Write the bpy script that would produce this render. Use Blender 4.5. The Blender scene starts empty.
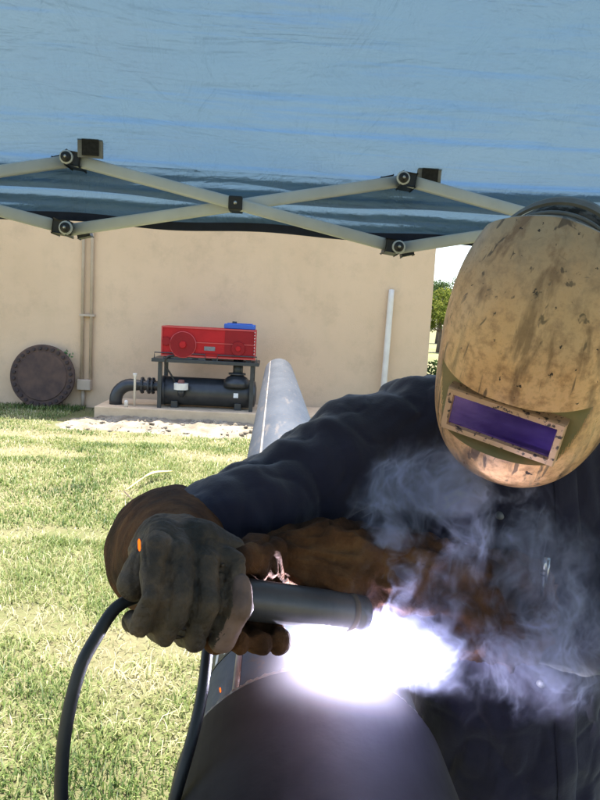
import bpy, bmesh, math, random
import numpy as np
from mathutils import Vector, Matrix, noise, Euler
random.seed(7); rng = np.random.default_rng(7)
R = math.radians; PI = math.pi
SC = bpy.context.scene
COL = SC.collection

# ------------------------------------------------------------------ camera
F = 667.0                                   # focal length in pixels of the 600 x 800 photograph
CAM = np.array([0, 0, 1.55])
yaw, pit, rol = R(2.5), R(6.72), R(3.0)
cf = np.array([math.sin(yaw)*math.cos(pit), math.cos(yaw)*math.cos(pit), -math.sin(pit)])
r0 = np.array([math.cos(yaw), -math.sin(yaw), 0]); u0 = np.cross(r0, cf)
cr = math.cos(rol)*r0 + math.sin(rol)*u0
cu = -math.sin(rol)*r0 + math.cos(rol)*u0
def P(x, y, Y):                             # photo pixel + known distance Y -> world point
    d = cf + cr*(x-300)/F + cu*(400-y)/F
    return Vector(CAM + d*(Y/d[1]))
def G(x, y, z=0.0):                         # photo pixel -> point on the ground
    d = cf + cr*(x-300)/F + cu*(400-y)/F
    return Vector(CAM + d*((z-CAM[2])/d[2]))
cd = bpy.data.cameras.new('camera'); cam = bpy.data.objects.new('camera', cd); COL.objects.link(cam)
cd.sensor_fit = 'VERTICAL'; cd.sensor_height = 36; cd.lens = F/800*36
cd.clip_start = 0.02; cd.clip_end = 2000
m = Matrix(((cr[0], cu[0], -cf[0], CAM[0]), (cr[1], cu[1], -cf[1], CAM[1]), (cr[2], cu[2], -cf[2], CAM[2]), (0, 0, 0, 1)))
cam.matrix_world = m
SC.camera = cam

# ------------------------------------------------------------------ light
SUN_EL, SUN_AZ = R(75), R(-12)              # azimuth from +Y (behind the building) towards +X
w = bpy.data.worlds.new('World'); SC.world = w; w.use_nodes = True
nt = w.node_tree; nt.nodes.clear()
sky = nt.nodes.new('ShaderNodeTexSky'); sky.sky_type = 'NISHITA'; sky.sun_disc = False
sky.sun_elevation = SUN_EL; sky.sun_rotation = SUN_AZ
sky.air_density = 1.0; sky.dust_density = 2.0
bg = nt.nodes.new('ShaderNodeBackground'); bg.inputs['Strength'].default_value = 0.15
wo = nt.nodes.new('ShaderNodeOutputWorld')
nt.links.new(sky.outputs[0], bg.inputs[0]); nt.links.new(bg.outputs[0], wo.inputs[0])
sl = bpy.data.lights.new('sun', 'SUN'); sl.energy = 5.0; sl.angle = R(0.5); sl.color = (1, .96, .9)
so = bpy.data.objects.new('sun', sl); COL.objects.link(so)
sd = Vector((math.sin(SUN_AZ)*math.cos(SUN_EL), math.cos(SUN_AZ)*math.cos(SUN_EL), math.sin(SUN_EL)))
so.rotation_euler = sd.to_track_quat('Z', 'Y').to_euler(); so.location = (0, 0, 12)
SC.view_settings.view_transform = 'Standard'; SC.view_settings.look = 'None'
SC.view_settings.exposure = 1.75; SC.view_settings.gamma = 1
SC.render.engine = 'CYCLES'
SC.cycles.use_denoising = True
SC.cycles.max_bounces = 8; SC.cycles.diffuse_bounces = 4; SC.cycles.volume_bounces = 1
SC.cycles.transparent_max_bounces = 12; SC.cycles.caustics_reflective = False; SC.cycles.caustics_refractive = False
SC.cycles.sample_clamp_indirect = 6

# ------------------------------------------------------------------ material helpers
def newmat(name):
    mt = bpy.data.materials.new(name); mt.use_nodes = True
    n = mt.node_tree.nodes; n.clear()
    out = n.new('ShaderNodeOutputMaterial')
    return mt, n, mt.node_tree.links, out
def tex(n, l, kind, scale, detail=4, rough=.55, coord='Object', distortion=0, vec=None, stretch=None):
    tc = n.new('ShaderNodeTexCoord'); src = tc.outputs[coord] if vec is None else vec
    if stretch:
        mp = n.new('ShaderNodeMapping'); mp.inputs['Scale'].default_value = stretch; l.new(src, mp.inputs[0]); src = mp.outputs[0]
    if kind == 'noise':
        t = n.new('ShaderNodeTexNoise'); t.inputs['Detail'].default_value = detail; t.inputs['Roughness'].default_value = rough; t.inputs['Distortion'].default_value = distortion
    else:
        t = n.new('ShaderNodeTexVoronoi'); t.feature = kind
    t.inputs['Scale'].default_value = scale
    l.new(src, t.inputs['Vector'])
    return t.outputs[0]
def ramp(n, l, src, stops):
    r = n.new('ShaderNodeValToRGB'); e = r.color_ramp.elements
    while len(e) < len(stops): e.new(.5)
    for k, (p, c) in enumerate(stops):
        e[k].position = p; e[k].color = (*c, 1) if len(c) == 3 else c
    l.new(src, r.inputs[0]); return r.outputs[0]
def mix(n, l, fac, a, b, mode='MIX'):
    x = n.new('ShaderNodeMix'); x.data_type = 'RGBA'; x.blend_type = mode
    for sock, v in ((0, fac), (6, a), (7, b)):
        if isinstance(v, (int, float)): x.inputs[sock].default_value = v
        elif isinstance(v, tuple): x.inputs[sock].default_value = (*v, 1)
        else: l.new(v, x.inputs[sock])
    return x.outputs[2]
def mth(n, l, op, a, b=None, c=None, clamp=False):
    x = n.new('ShaderNodeMath'); x.operation = op; x.use_clamp = clamp
    for k, v in enumerate((a, b, c)):
        if v is None: continue
        if isinstance(v, (int, float)): x.inputs[k].default_value = v
        else: l.new(v, x.inputs[k])
    return x.outputs[0]
def bsdf(n, l, out, col, rough=.6, metal=0, spec=.5, bump=None, bstr=.3, bdist=.002, **kw):
    b = n.new('ShaderNodeBsdfPrincipled')
    for nm, v in (('Base Color', col), ('Roughness', rough), ('Metallic', metal), ('Specular IOR Level', spec), *[(k.replace('_', ' '), v) for k, v in kw.items()]):
        if isinstance(v, (int, float)): b.inputs[nm].default_value = v
        elif isinstance(v, tuple): b.inputs[nm].default_value = (*v, 1) if len(v) == 3 else v
        else: l.new(v, b.inputs[nm])
    if bump is not None:
        bp = n.new('ShaderNodeBump'); bp.inputs['Strength'].default_value = bstr; bp.inputs['Distance'].default_value = bdist
        l.new(bump, bp.inputs['Height']); l.new(bp.outputs[0], b.inputs['Normal'])
    l.new(b.outputs[0], out.inputs[0]); return b
def simple(name, c1, c2=None, scale=20, rough=.6, metal=0, bstr=.25, bscale=None, bdist=.002, spec=.5, lo=.35, hi=.65, detail=5, **kw):
    mt, n, l, out = newmat(name)
    c2 = c2 or tuple(x*.75 for x in c1)
    col = ramp(n, l, tex(n, l, 'noise', scale, detail), [(lo, c1), (hi, c2)])
    bsdf(n, l, out, col, rough, metal, spec, tex(n, l, 'noise', bscale or scale*4, 6), bstr, bdist, **kw)
    return mt
M = {}
# ground under the grass
mt, n, l, out = newmat('ground')
big = tex(n, l, 'noise', .45, 5, .6); fine = tex(n, l, 'noise', 30, 8, .7)
c = mix(n, l, ramp(n, l, big, [(.42, (0, 0, 0)), (.58, (1, 1, 1))]), (.13, .15, .055), (.26, .23, .13))
c = mix(n, l, ramp(n, l, fine, [(.35, (0, 0, 0)), (.7, (1, 1, 1))]), c, (.15, .13, .07))
bsdf(n, l, out, c, .95, 0, .1, fine, .8, .03); M['ground'] = mt
# grass blades
mt, n, l, out = newmat('grass')
at = n.new('ShaderNodeAttribute'); at.attribute_name = 'shade'
c = ramp(n, l, at.outputs['Fac'], [(0, (.05, .09, .02)), (.3, (.13, .19, .045)), (.55, (.24, .29, .09)), (.8, (.42, .40, .19)), (1, (.58, .52, .33))])
d = n.new('ShaderNodeBsdfDiffuse'); t = n.new('ShaderNodeBsdfTranslucent'); ms = n.new('ShaderNodeMixShader'); ms.inputs[0].default_value = .35
gl = n.new('ShaderNodeBsdfGlossy'); gl.inputs['Roughness'].default_value = .5; gl.inputs['Color'].default_value = (1, 1, 1, 1)
m2 = n.new('ShaderNodeMixShader'); m2.inputs[0].default_value = .02
l.new(c, d.inputs[0]); l.new(c, t.inputs[0]); l.new(d.outputs[0], ms.inputs[1]); l.new(t.outputs[0], ms.inputs[2])
l.new(ms.outputs[0], m2.inputs[1]); l.new(gl.outputs[0], m2.inputs[2]); l.new(m2.outputs[0], out.inputs[0]); M['grass'] = mt
# tree leaves
def leafmat(name, stops):
    mt, n, l, out = newmat(name)
    at = n.new('ShaderNodeAttribute'); at.attribute_name = 'shade'
    c = ramp(n, l, at.outputs['Fac'], stops)
    d = n.new('ShaderNodeBsdfDiffuse'); t = n.new('ShaderNodeBsdfTranslucent'); ms = n.new('ShaderNodeMixShader'); ms.inputs[0].default_value = .4
    l.new(c, d.inputs[0]); l.new(c, t.inputs[0]); l.new(d.outputs[0], ms.inputs[1]); l.new(t.outputs[0], ms.inputs[2]); l.new(ms.outputs[0], out.inputs[0])
    return mt
M['leaf'] = leafmat('leaf', [(0, (.05, .08, .02)), (.5, (.13, .16, .03)), (1, (.24, .24, .05))])
M['leaf2'] = leafmat('dark_leaf', [(0, (.03, .06, .02)), (1, (.08, .12, .04))])
M['bark'] = simple('bark', (.16, .12, .09), (.09, .07, .05), 12, .9, bstr=.8, bdist=.02)
# rendered wall
mt, n, l, out = newmat('wall_render')
a = tex(n, l, 'noise', .55, 5, .6); b2 = tex(n, l, 'noise', 3.0, 6, .65); f2 = tex(n, l, 'noise', 60, 5, .7)
streak = tex(n, l, 'noise', 1.0, 5, .6, stretch=(2.2, 1, .25))
c = mix(n, l, ramp(n, l, a, [(.3, (0, 0, 0)), (.7, (1, 1, 1))]), (.61, .425, .265), (.67, .475, .305))
c = mix(n, l, mth(n, l, 'MULTIPLY', ramp(n, l, b2, [(.5, (0, 0, 0)), (.8, (1, 1, 1))]), .5), c, (.52, .375, .23))
c = mix(n, l, mth(n, l, 'MULTIPLY', ramp(n, l, streak, [(.55, (0, 0, 0)), (.75, (1, 1, 1))]), .45), c, (.54, .40, .25))
c = mix(n, l, mth(n, l, 'MULTIPLY', ramp(n, l, tex(n, l, 'noise', 1.7, 8, .75), [(.52, (0, 0, 0)), (.70, (1, 1, 1))]), .5), c, (.46, .33, .215))
bsdf(n, l, out, c, .9, 0, .2, f2, .5, .01); M['wall'] = mt
M['tan_paint'] = simple('tan_paint', (.46, .36, .26), (.40, .31, .22), 8, .6)
M['concrete_tan'] = simple('concrete_tan', (.62, .46, .29), (.52, .38, .24), 6, .9, bstr=.6, bdist=.01)
M['roof_sheet'] = simple('roof_sheet', (.35, .34, .32), (.28, .27, .26), 3, .6)
M['white_pvc'] = simple('white_pvc', (.66, .60, .50), (.58, .51, .42), 5, .5)
M['rust'] = simple('rust_plate', (.11, .065, .045), (.065, .04, .032), 7, .85, .15, bstr=.5, bdist=.006)
M['rust_dark'] = simple('rust_bolt', (.055, .035, .03), (.04, .028, .025), 12, .8, .2)
M['black_paint'] = simple('black_paint', (.018, .02, .023), (.03, .032, .035), 9, .38, bstr=.15)
M['red_paint'] = simple('red_paint', (.40, .012, .014), (.33, .010, .012), 5, .55, spec=.2, bstr=.1)
M['red_dark'] = simple('red_enamel', (.24, .009, .011), (.2, .008, .01), 5, .55, spec=.2, bstr=.1)
M['red_light'] = simple('red_edge_paint', (.46, .05, .045), (.4, .04, .04), 5, .4, bstr=.1)
M['blue_plastic'] = simple('blue_plastic', (.02, .10, .42), (.018, .085, .36), 6, .4, bstr=.1)
M['cream'] = simple('cream_plastic', (.68, .65, .57), (.58, .55, .48), 9, .5)
M['brown_cap'] = simple('brown_cap', (.20, .07, .05), None, 10, .6)
M['label_white'] = simple('sticker', (.75, .75, .75), None, 10, .6)
M['sand'] = simple('pale_dirt', (.32, .275, .21), (.19, .155, .11), 5, .95, bstr=.9, bscale=40, bdist=.02, spec=.1)
M['green_plant'] = leafmat('sprig', [(0, (.06, .16, .05)), (1, (.12, .28, .1))])
# steel pipe
mt, n, l, out = newmat('pipe_steel')
a = tex(n, l, 'noise', 5, 6, .6, stretch=(1, .25, 1)); b2 = tex(n, l, 'noise', 40, 6, .65); sc_ = tex(n, l, 'noise', 18, 5, .6, stretch=(1, .12, 1))
c = mix(n, l, ramp(n, l, a, [(.35, (0, 0, 0)), (.65, (1, 1, 1))]), (.035, .045, .06), (.06, .07, .085))
c = mix(n, l, ramp(n, l, b2, [(.58, (0, 0, 0)), (.75, (1, 1, 1))]), c, (.10, .075, .055))
c = mix(n, l, mth(n, l, 'MULTIPLY', ramp(n, l, sc_, [(.6, (0, 0, 0)), (.7, (1, 1, 1))]), .6), c, (.17, .14, .115))
bsdf(n, l, out, c, ramp(n, l, b2, [(.3, (.42,)*3), (.7, (.65,)*3)]), .2, .35, b2, .2, .002); M['pipe'] = mt
M['pipe_dark'] = simple('pipe_near_dark', (.026, .025, .030), (.011, .011, .015), 9, .75, .0, spec=.12, bstr=.25, bscale=60)  # near pipe length, much darker than the far one
M['pale_strip'] = simple('pale_strip_metal', (.30, .28, .25), (.16, .13, .11), 12, .5, .2)
M['weld'] = simple('weld_metal', (.12, .115, .11), (.2, .19, .18), 60, .45, .7, bstr=.6)
M['stand_steel'] = simple('stand_paint', (.06, .06, .065), (.1, .07, .05), 9, .6, .2)
# canopy cloth: pale inside, blue outside, lets sun through
mt, n, l, out = newmat('canopy_cloth')
a = tex(n, l, 'noise', 1.2, 5, .6, stretch=(1, 1.6, 3)); b2 = tex(n, l, 'noise', 9, 6, .65, stretch=(.5, 1, 1.6)); wv = tex(n, l, 'noise', 400, 2)
st = tex(n, l, 'noise', 2.2, 7, .65, stretch=(.3, 9.0, 18.0))
dc = mix(n, l, ramp(n, l, b2, [(.3, (0, 0, 0)), (.75, (1, 1, 1))]), (.17, .25, .32), (.13, .20, .28))
dc = mix(n, l, mth(n, l, 'MULTIPLY', ramp(n, l, tex(n, l, 'noise', 5, 7, .7), [(.52, (0, 0, 0)), (.72, (1, 1, 1))]), .6), dc, (.13, .14, .14))
tcc = mix(n, l, ramp(n, l, a, [(.35, (0, 0, 0)), (.7, (1, 1, 1))]), (.075, .135, .20), (.095, .15, .20))
tcc = mix(n, l, mth(n, l, 'MULTIPLY', ramp(n, l, st, [(.53, (0, 0, 0)), (.66, (1, 1, 1))]), .45), tcc, (.03, .115, .29))
bp = n.new('ShaderNodeBump'); bp.inputs['Strength'].default_value = .65; bp.inputs['Distance'].default_value = .018; 
cr1 = tex(n, l, 'noise', 4.0, 4, .6, stretch=(.5, 2.2, 2.2), distortion=.7); cr2 = tex(n, l, 'noise', 11.0, 4, .6, stretch=(1.0, .6, .6), distortion=1.0)
rg1 = mth(n, l, 'ABSOLUTE', mth(n, l, 'MULTIPLY_ADD', cr1, 6.0, -3.0), clamp=True); rg2 = mth(n, l, 'ABSOLUTE', mth(n, l, 'MULTIPLY_ADD', cr2, 6.0, -3.0), clamp=True)
l.new(mth(n, l, 'ADD', b2, mth(n, l, 'ADD', mth(n, l, 'MULTIPLY', rg1, .5), mth(n, l, 'MULTIPLY', rg2, .25))), bp.inputs['Height'])
d = n.new('ShaderNodeBsdfDiffuse'); t = n.new('ShaderNodeBsdfTranslucent'); ad = n.new('ShaderNodeMixShader'); ad.inputs[0].default_value = .30
l.new(dc, d.inputs[0]); l.new(tcc, t.inputs[0]); l.new(bp.outputs[0], d.inputs['Normal']); l.new(bp.outputs[0], t.inputs['Normal'])
l.new(d.outputs[0], ad.inputs[1]); l.new(t.outputs[0], ad.inputs[2])
l.new(ad.outputs[0], out.inputs[0]); M['cloth'] = mt
M['hem'] = simple('hem_tape', (.012, .016, .035), None, 60, .8)
M['bar'] = simple('bar_paint', (.60, .62, .63), (.52, .54, .55), 14, .42, .0, bstr=.12)
M['black_plastic'] = simple('black_plastic', (.012, .012, .014), (.02, .02, .022), 30, .45)
M['rivet'] = simple('rivet', (.6, .6, .6), None, 30, .3, .8)
M['velcro'] = simple('velcro', (.012, .011, .010), (.03, .028, .026), 120, .95)
M['patch'] = simple('patch_cloth', (.26, .25, .23), None, 60, .9)
# clothes
mt, n, l, out = newmat('jacket_cloth')
a = tex(n, l, 'noise', 6, 5, .6); wv = tex(n, l, 'noise', 320, 3, .6); dd = tex(n, l, 'noise', 22, 6, .65)
c = mix(n, l, ramp(n, l, a, [(.3, (0, 0, 0)), (.7, (1, 1, 1))]), (.013, .012, .025), (.022, .020, .038))
c = mix(n, l, mth(n, l, 'MULTIPLY', ramp(n, l, dd, [(.6, (0, 0, 0)), (.8, (1, 1, 1))]), .5), c, (.032, .029, .034))
hh = mth(n, l, 'ADD', mth(n, l, 'MULTIPLY', wv, .12), dd)
bsdf(n, l, out, c, .85, 0, .15, hh, .5, .004, Sheen_Weight=.25, Sheen_Roughness=.5); M['jacket'] = mt
M['trousers'] = simple('trouser_cloth', (.018, .019, .03), (.03, .03, .04), 12, .9, spec=.2)
M['boot'] = simple('boot_leather', (.06, .04, .025), (.03, .02, .014), 12, .6)
M['cap'] = simple('cap_cloth', (.16, .145, .13), (.025, .022, .02), 60, .95, bstr=.7, lo=.45, hi=.55)
mt, n, l, out = newmat('glove_leather_dark')
a = tex(n, l, 'noise', 16, 6, .65); g = tex(n, l, 'noise', 150, 5, .65)
c = ramp(n, l, a, [(.32, (.018, .014, .011)), (.46, (.048, .035, .026)), (.58, (.085, .057, .038)), (.7, (.16, .11, .075))])
bsdf(n, l, out, c, .62, 0, .35, mth(n, l, 'ADD', mth(n, l, 'MULTIPLY', g, .4), tex(n, l, 'noise', 30, 6, .6, distortion=1.2)), .9, .006); M['glove_dark'] = mt
mt, n, l, out = newmat('glove_leather_brown')
a = tex(n, l, 'noise', 12, 6, .65); g = tex(n, l, 'noise', 130, 5, .65)
c = ramp(n, l, a, [(.30, (.014, .008, .006)), (.45, (.05, .022, .011)), (.58, (.10, .042, .017)), (.72, (.17, .085, .038))])
bsdf(n, l, out, c, .85, 0, .15, mth(n, l, 'ADD', mth(n, l, 'MULTIPLY', g, .5), tex(n, l, 'noise', 38, 6, .65, distortion=1.0)), 1.0, .006); M['glove_brown'] = mt
M['glove_lit'] = simple('arc_lit_leather', (.20, .12, .095), (.11, .065, .05), 30, .75, bstr=.5)  # paler leather with the arc's light on the finger put into its colour
M['skin'] = simple('skin', (.42, .25, .18), (.38, .21, .15), 20, .55)
M['hair'] = simple('hair', (.02, .015, .012), None, 80, .6)
# helmet shell
mt, n, l, out = newmat('helmet_shell')
a = tex(n, l, 'noise', 9, 6, .6); b2 = tex(n, l, 'noise', 60, 7, .7); sp = tex(n, l, 'noise', 75, 4, .6, distortion=.2)
scr = tex(n, l, 'noise', 26, 4, .6, stretch=(1.4, 1, .22), distortion=.4); scr2 = tex(n, l, 'noise', 55, 3, .6, stretch=(1.0, 1, .10), distortion=.8)
tc = n.new('ShaderNodeTexCoord'); sx = n.new('ShaderNodeSeparateXYZ'); l.new(tc.outputs['Object'], sx.inputs[0])
zf = mth(n, l, 'MULTIPLY_ADD', sx.outputs[2], 7.0, -.48)
zf = mth(n, l, 'ADD', zf, mth(n, l, 'MULTIPLY_ADD', a, 1.0, -.5), clamp=True)
c = mix(n, l, ramp(n, l, a, [(.3, (0, 0, 0)), (.7, (1, 1, 1))]), (.68, .37, .175), (.78, .48, .27))
c = mix(n, l, ramp(n, l, b2, [(.46, (0, 0, 0)), (.68, (1, 1, 1))]), c, (.36, .175, .08))
c = mix(n, l, mth(n, l, 'MULTIPLY', zf, .8), c, (.30, .27, .22))               # greyer towards the crown
c = mix(n, l, mth(n, l, 'MULTIPLY', ramp(n, l, scr, [(.53, (0, 0, 0)), (.66, (1, 1, 1))]), .7), c, (.15, .085, .05))
c = mix(n, l, mth(n, l, 'MULTIPLY', ramp(n, l, scr2, [(.61, (0, 0, 0)), (.66, (1, 1, 1))]), .8), c, (.07, .05, .04))
c = mix(n, l, ramp(n, l, sp, [(.665, (0, 0, 0)), (.69, (1, 1, 1))]), c, (.03, .02, .02))
bsdf(n, l, out, c, ramp(n, l, b2, [(.3, (.24,)*3), (.7, (.40,)*3)]), 0, .5, mth(n, l, 'ADD', mth(n, l, 'MULTIPLY', scr, .6), b2), .25, .0015); M['helmet'] = mt
mt, n, l, out = newmat('lens_frame')
ch = tex(n, l, 'noise', 130, 4, .6)
c = mix(n, l, ramp(n, l, ch, [(.56, (0, 0, 0)), (.62, (1, 1, 1))]), (.55, .33, .21), (.04, .025, .025))
bsdf(n, l, out, c, .5, 0, .5, ch, .3, .001); M['lens_frame'] = mt
mt, n, l, out = newmat('lens_glass')
ln = tex(n, l, 'noise', 30, 5, .6, stretch=(.6, 1, 2))
c = ramp(n, l, ln, [(.3, (.09, .04, .34)), (.7, (.24, .14, .62))])
bsdf(n, l, out, c, .14, .75, .8, tex(n, l, 'noise', 200, 4), .12, .0005, Coat_Weight=.6, Coat_Roughness=.08); M['lens'] = mt
M['recess'] = simple('recess_shaded', (.20, .18, .085), (.30, .22, .11), 30, .6)  # green-brown lens pocket faces, with the recess shade put into the colour
M['grey_plastic'] = simple('grey_band', (.17, .175, .18), (.12, .12, .125), 40, .5)
M['torch'] = simple('torch_body', (.055, .055, .065), (.09, .085, .09), 18, .38, .3, bstr=.2)
M['copper'] = simple('copper_tip', (.35, .2, .12), None, 30, .35, .9)
M['rubber'] = simple('rubber_cable', (.008, .008, .009), (.016, .016, .017), 25, .5, bstr=.2)
M['chrome'] = simple('chrome', (.75, .75, .75), (.55, .55, .55), 40, .22, 1.0)
M['straw'] = simple('dry_leaf', (.55, .48, .16), (.42, .36, .14), 20, .8)
M['twig'] = simple('twig', (.10, .07, .045), None, 20, .9)
def emis(name, col, s):
    mt, n, l, out = newmat(name); e = n.new('ShaderNodeEmission'); e.inputs[0].default_value = (*col, 1); e.inputs[1].default_value = s
    l.new(e.outputs[0], out.inputs[0]); return mt
M['spark'] = emis('spark_glow', (1, .14, .012), .7)
M['arc'] = emis('arc_core', (.86, .9, 1), 12)

# ------------------------------------------------------------------ object helpers
def tag(o, label=None, cat=None, group=None, kind=None):
    for k, v in (('label', label), ('category', cat), ('group', group), ('kind', kind)):
        if v: o[k] = v
    return o
def thing(name, label, cat, loc=(0, 0, 0), group=None):
    o = bpy.data.objects.new(name, None); COL.objects.link(o); o.location = loc; o.empty_display_size = .05
    return tag(o, label, cat, group)
def link(name, me, mat, parent=None, smooth=False):
    o = bpy.data.objects.new(name, me); COL.objects.link(o)
    if mat is not None:
        me.materials.clear(); me.materials.append(M[mat] if isinstance(mat, str) else mat)
    if smooth: me.shade_smooth()
    if parent is not None:
        o.parent = parent
        bpy.context.view_layer.update()
        o.matrix_parent_inverse = parent.matrix_world.inverted()
    return o
def obj(name, bm, mat, parent=None, smooth=False, bevel=0):
    if bevel:
        bmesh.ops.bevel(bm, geom=[e for e in bm.edges if e.is_manifold and e.calc_face_angle(0) > .6], offset=bevel, segments=2, affect='EDGES', profile=.5)
    bmesh.ops.recalc_face_normals(bm, faces=bm.faces)
    me = bpy.data.meshes.new(name); bm.to_mesh(me); bm.free()
    return link(name, me, mat, parent, smooth)
def box(x0, x1, y0, y1, z0, z1, bm=None):
    bm = bm or bmesh.new()
    r = bmesh.ops.create_cube(bm, size=1)
    for v in r['verts']:
        v.co = Vector(((x0+x1)/2+v.co.x*(x1-x0), (y0+y1)/2+v.co.y*(y1-y0), (z0+z1)/2+v.co.z*(z1-z0)))
    return bm
def frame_of(d):
    d = Vector(d).normalized(); a = Vector((0, 0, 1)) if abs(d.z) < .9 else Vector((1, 0, 0))
    x = d.cross(a).normalized(); y = d.cross(x).normalized()
    return x, y, d
def rings_mesh(bm, rings, caps=True):
    vs = [[bm.verts.new(p) for p in ring] for ring in rings]; k = len(vs[0])
    for a, b in zip(vs, vs[1:]):
        for i in range(k): bm.faces.new((a[i], a[(i+1) % k], b[(i+1) % k], b[i]))
    if caps:
        bm.faces.new(vs[0][::-1]); bm.faces.new(vs[-1])
    return bm
def tube(pts, rad, seg=12, bm=None, sx=1.0):
    bm = bm or bmesh.new(); pts = [Vector(p) for p in pts]
    if isinstance(rad, (int, float)): rad = [rad]*len(pts)
    prev = None; rings = []
    for i, p in enumerate(pts):
        d = (pts[min(i+1, len(pts)-1)] - pts[max(i-1, 0)]).normalized()
        if prev is None: x, y, _ = frame_of(d)
        else:
            x = (prev - d*prev.dot(d)).normalized(); y = d.cross(x)
        prev = x
        rings.append([p + x*math.cos(2*PI*k/seg)*rad[i]*sx + y*math.sin(2*PI*k/seg)*rad[i] for k in range(seg)])
    return rings_mesh(bm, rings)
def cyl(p0, p1, r, r2=None, seg=24, bm=None): return tube([p0, p1], [r, r if r2 is None else r2], seg, bm)
def catmull(pts, n=12):
    pts = [Vector(p) for p in pts]; q = [pts[0]*2-pts[1]] + pts + [pts[-1]*2-pts[-2]]; out = []
    for i in range(1, len(q)-2):
        for k in range(n):
            t = k/n; a, b, c, d = q[i-1], q[i], q[i+1], q[i+2]
            out.append(.5*((2*b)+(c-a)*t+(2*a-5*b+4*c-d)*t*t+(3*b-a-3*c+d)*t**3))
    return out + [pts[-1]]
def capsule(bm, p0, r0_, p1, r1_, seg=14):
    p0, p1 = Vector(p0), Vector(p1); x, y, d = frame_of(p1-p0); rings = []
    for k in range(1, 5):
        a = PI/2*k/4; rings.append((p0 - d*r0_*math.cos(a), r0_*math.sin(a)))
    for k in range(1, 4): rings.append((p0.lerp(p1, k/4), r0_+(r1_-r0_)*k/4))
    for k in range(4, 0, -1):
        a = PI/2*k/4; rings.append((p1 + d*r1_*math.cos(a), r1_*math.sin(a)))
    return rings_mesh(bm, [[c + x*math.cos(2*PI*i/seg)*r + y*math.sin(2*PI*i/seg)*r for i in range(seg)] for c, r in rings])
def chain(bm, pts, seg=14):
    for (a, ra), (b, rb) in zip(pts, pts[1:]): capsule(bm, a, ra, b, rb, seg)
def ellring(c, a, b, rot=0, k=28, tilt=0, tiltx=0):
    mm = Euler((tiltx, tilt, rot)).to_matrix()
    return [Vector(c) + mm @ Vector((a*math.cos(2*PI*i/k), b*math.sin(2*PI*i/k), 0)) for i in range(k)]
def ellipsoid(bm, c, s, rot=None):
    r = bmesh.ops.create_icosphere(bm, subdivisions=3, radius=1)
    for v in r['verts']:
        q = Vector((v.co.x*s[0], v.co.y*s[1], v.co.z*s[2]))
        v.co = Vector(c) + (rot @ q if rot else q)
def remesh(bm, voxel, smooth_it=3, disp=None, tess=0):
    """union of overlapping closed shapes -> one continuous surface"""
    bmesh.ops.recalc_face_normals(bm, faces=bm.faces)
    me = bpy.data.meshes.new('tmp'); bm.to_mesh(me); bm.free()
    o = bpy.data.objects.new('tmp', me); COL.objects.link(o)
    md = o.modifiers.new('r', 'REMESH'); md.mode = 'VOXEL'; md.voxel_size = voxel
    dg = bpy.context.evaluated_depsgraph_get()
    me2 = bpy.data.meshes.new_from_object(o.evaluated_get(dg)); bpy.data.objects.remove(o); bpy.data.meshes.remove(me)
    b = bmesh.new(); b.from_mesh(me2); bpy.data.meshes.remove(me2)
    for _ in range(smooth_it): bmesh.ops.smooth_vert(b, verts=b.verts, factor=.5, use_axis_x=True, use_axis_y=True, use_axis_z=True)
    if disp:
        b.normal_update()
        off = [disp(v.co) for v in b.verts]
        nr = [v.normal.copy() for v in b.verts]
        for v, d_, nn in zip(b.verts, off, nr): v.co += nn*d_
    return b
def nz(p, s, seed=0): return noise.noise(Vector((p[0]*s+seed*7.3, p[1]*s-seed*3.1, p[2]*s+seed)))
def ridge(p, s, seed=0, st=(1, 1, 1)):
    return 1-abs(noise.noise(Vector((p[0]*s*st[0]+seed*7.3, p[1]*s*st[1]-seed*3.1, p[2]*s*st[2]+seed))))*2
def pydata(name, verts, faces, mat, parent=None, smooth=False):
    me = bpy.data.meshes.new(name); me.from_pydata(verts, [], faces); me.update()
    return link(name, me, mat, parent, smooth)
def tris_mesh(name, V, nper, polys, shade, mat, parent=None):
    """V: (N, nper, 3) numpy; polys: index tuples within one piece; shade: (N,)"""
    N = len(V); me = bpy.data.meshes.new(name)
    me.vertices.add(N*nper); me.vertices.foreach_set('co', V.reshape(-1).astype(np.float32))
    idx = np.concatenate([np.array(p) for p in polys]); lens = np.array([len(p) for p in polys])
    allidx = (np.arange(N)[:, None]*nper + idx[None]).reshape(-1)
    tot = np.tile(lens, N); start = np.concatenate([[0], np.cumsum(tot)[:-1]])
    me.loops.add(len(allidx)); me.loops.foreach_set('vertex_index', allidx.astype(np.int32))
    me.polygons.add(len(tot)); me.polygons.foreach_set('loop_start', start.astype(np.int32))
    at = me.attributes.new('shade', 'FLOAT', 'POINT'); at.data.foreach_set('value', np.repeat(shade, nper).astype(np.float32))
    me.update(); me.validate()
    return link(name, me, mat, parent)

# ------------------------------------------------------------------ ground
PIPE_X, PIPE_Z, PIPE_R, JOINT = .080, .901, .178, .848
def hgt(x, y): return .03*noise.noise(Vector((x*.5, y*.5, 0))) + .012*noise.noise(Vector((x*2.1, y*2.1, 3)))
xs = np.concatenate([np.linspace(-400, -14, 8), np.linspace(-12, 12, 97), np.linspace(14, 400, 8)])
ys = np.concatenate([np.linspace(-300, -6, 6), np.linspace(-5, 16, 85), np.linspace(20, 700, 12)])
vv = []
for y in ys:
    for x in xs:
        near = -12 <= x <= 12 and -5 <= y <= 10.4
        vv.append((x, y, (hgt(x, y)-.035) if near else -.035))
nx = len(xs)
ff = [(j*nx+i, j*nx+i+1, (j+1)*nx+i+1, (j+1)*nx+i) for j in range(len(ys)-1) for i in range(nx-1)]
tag(pydata('ground', vv, ff, 'ground', smooth=True), 'dry lawn soil under the grass', 'ground', kind='structure')

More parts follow.
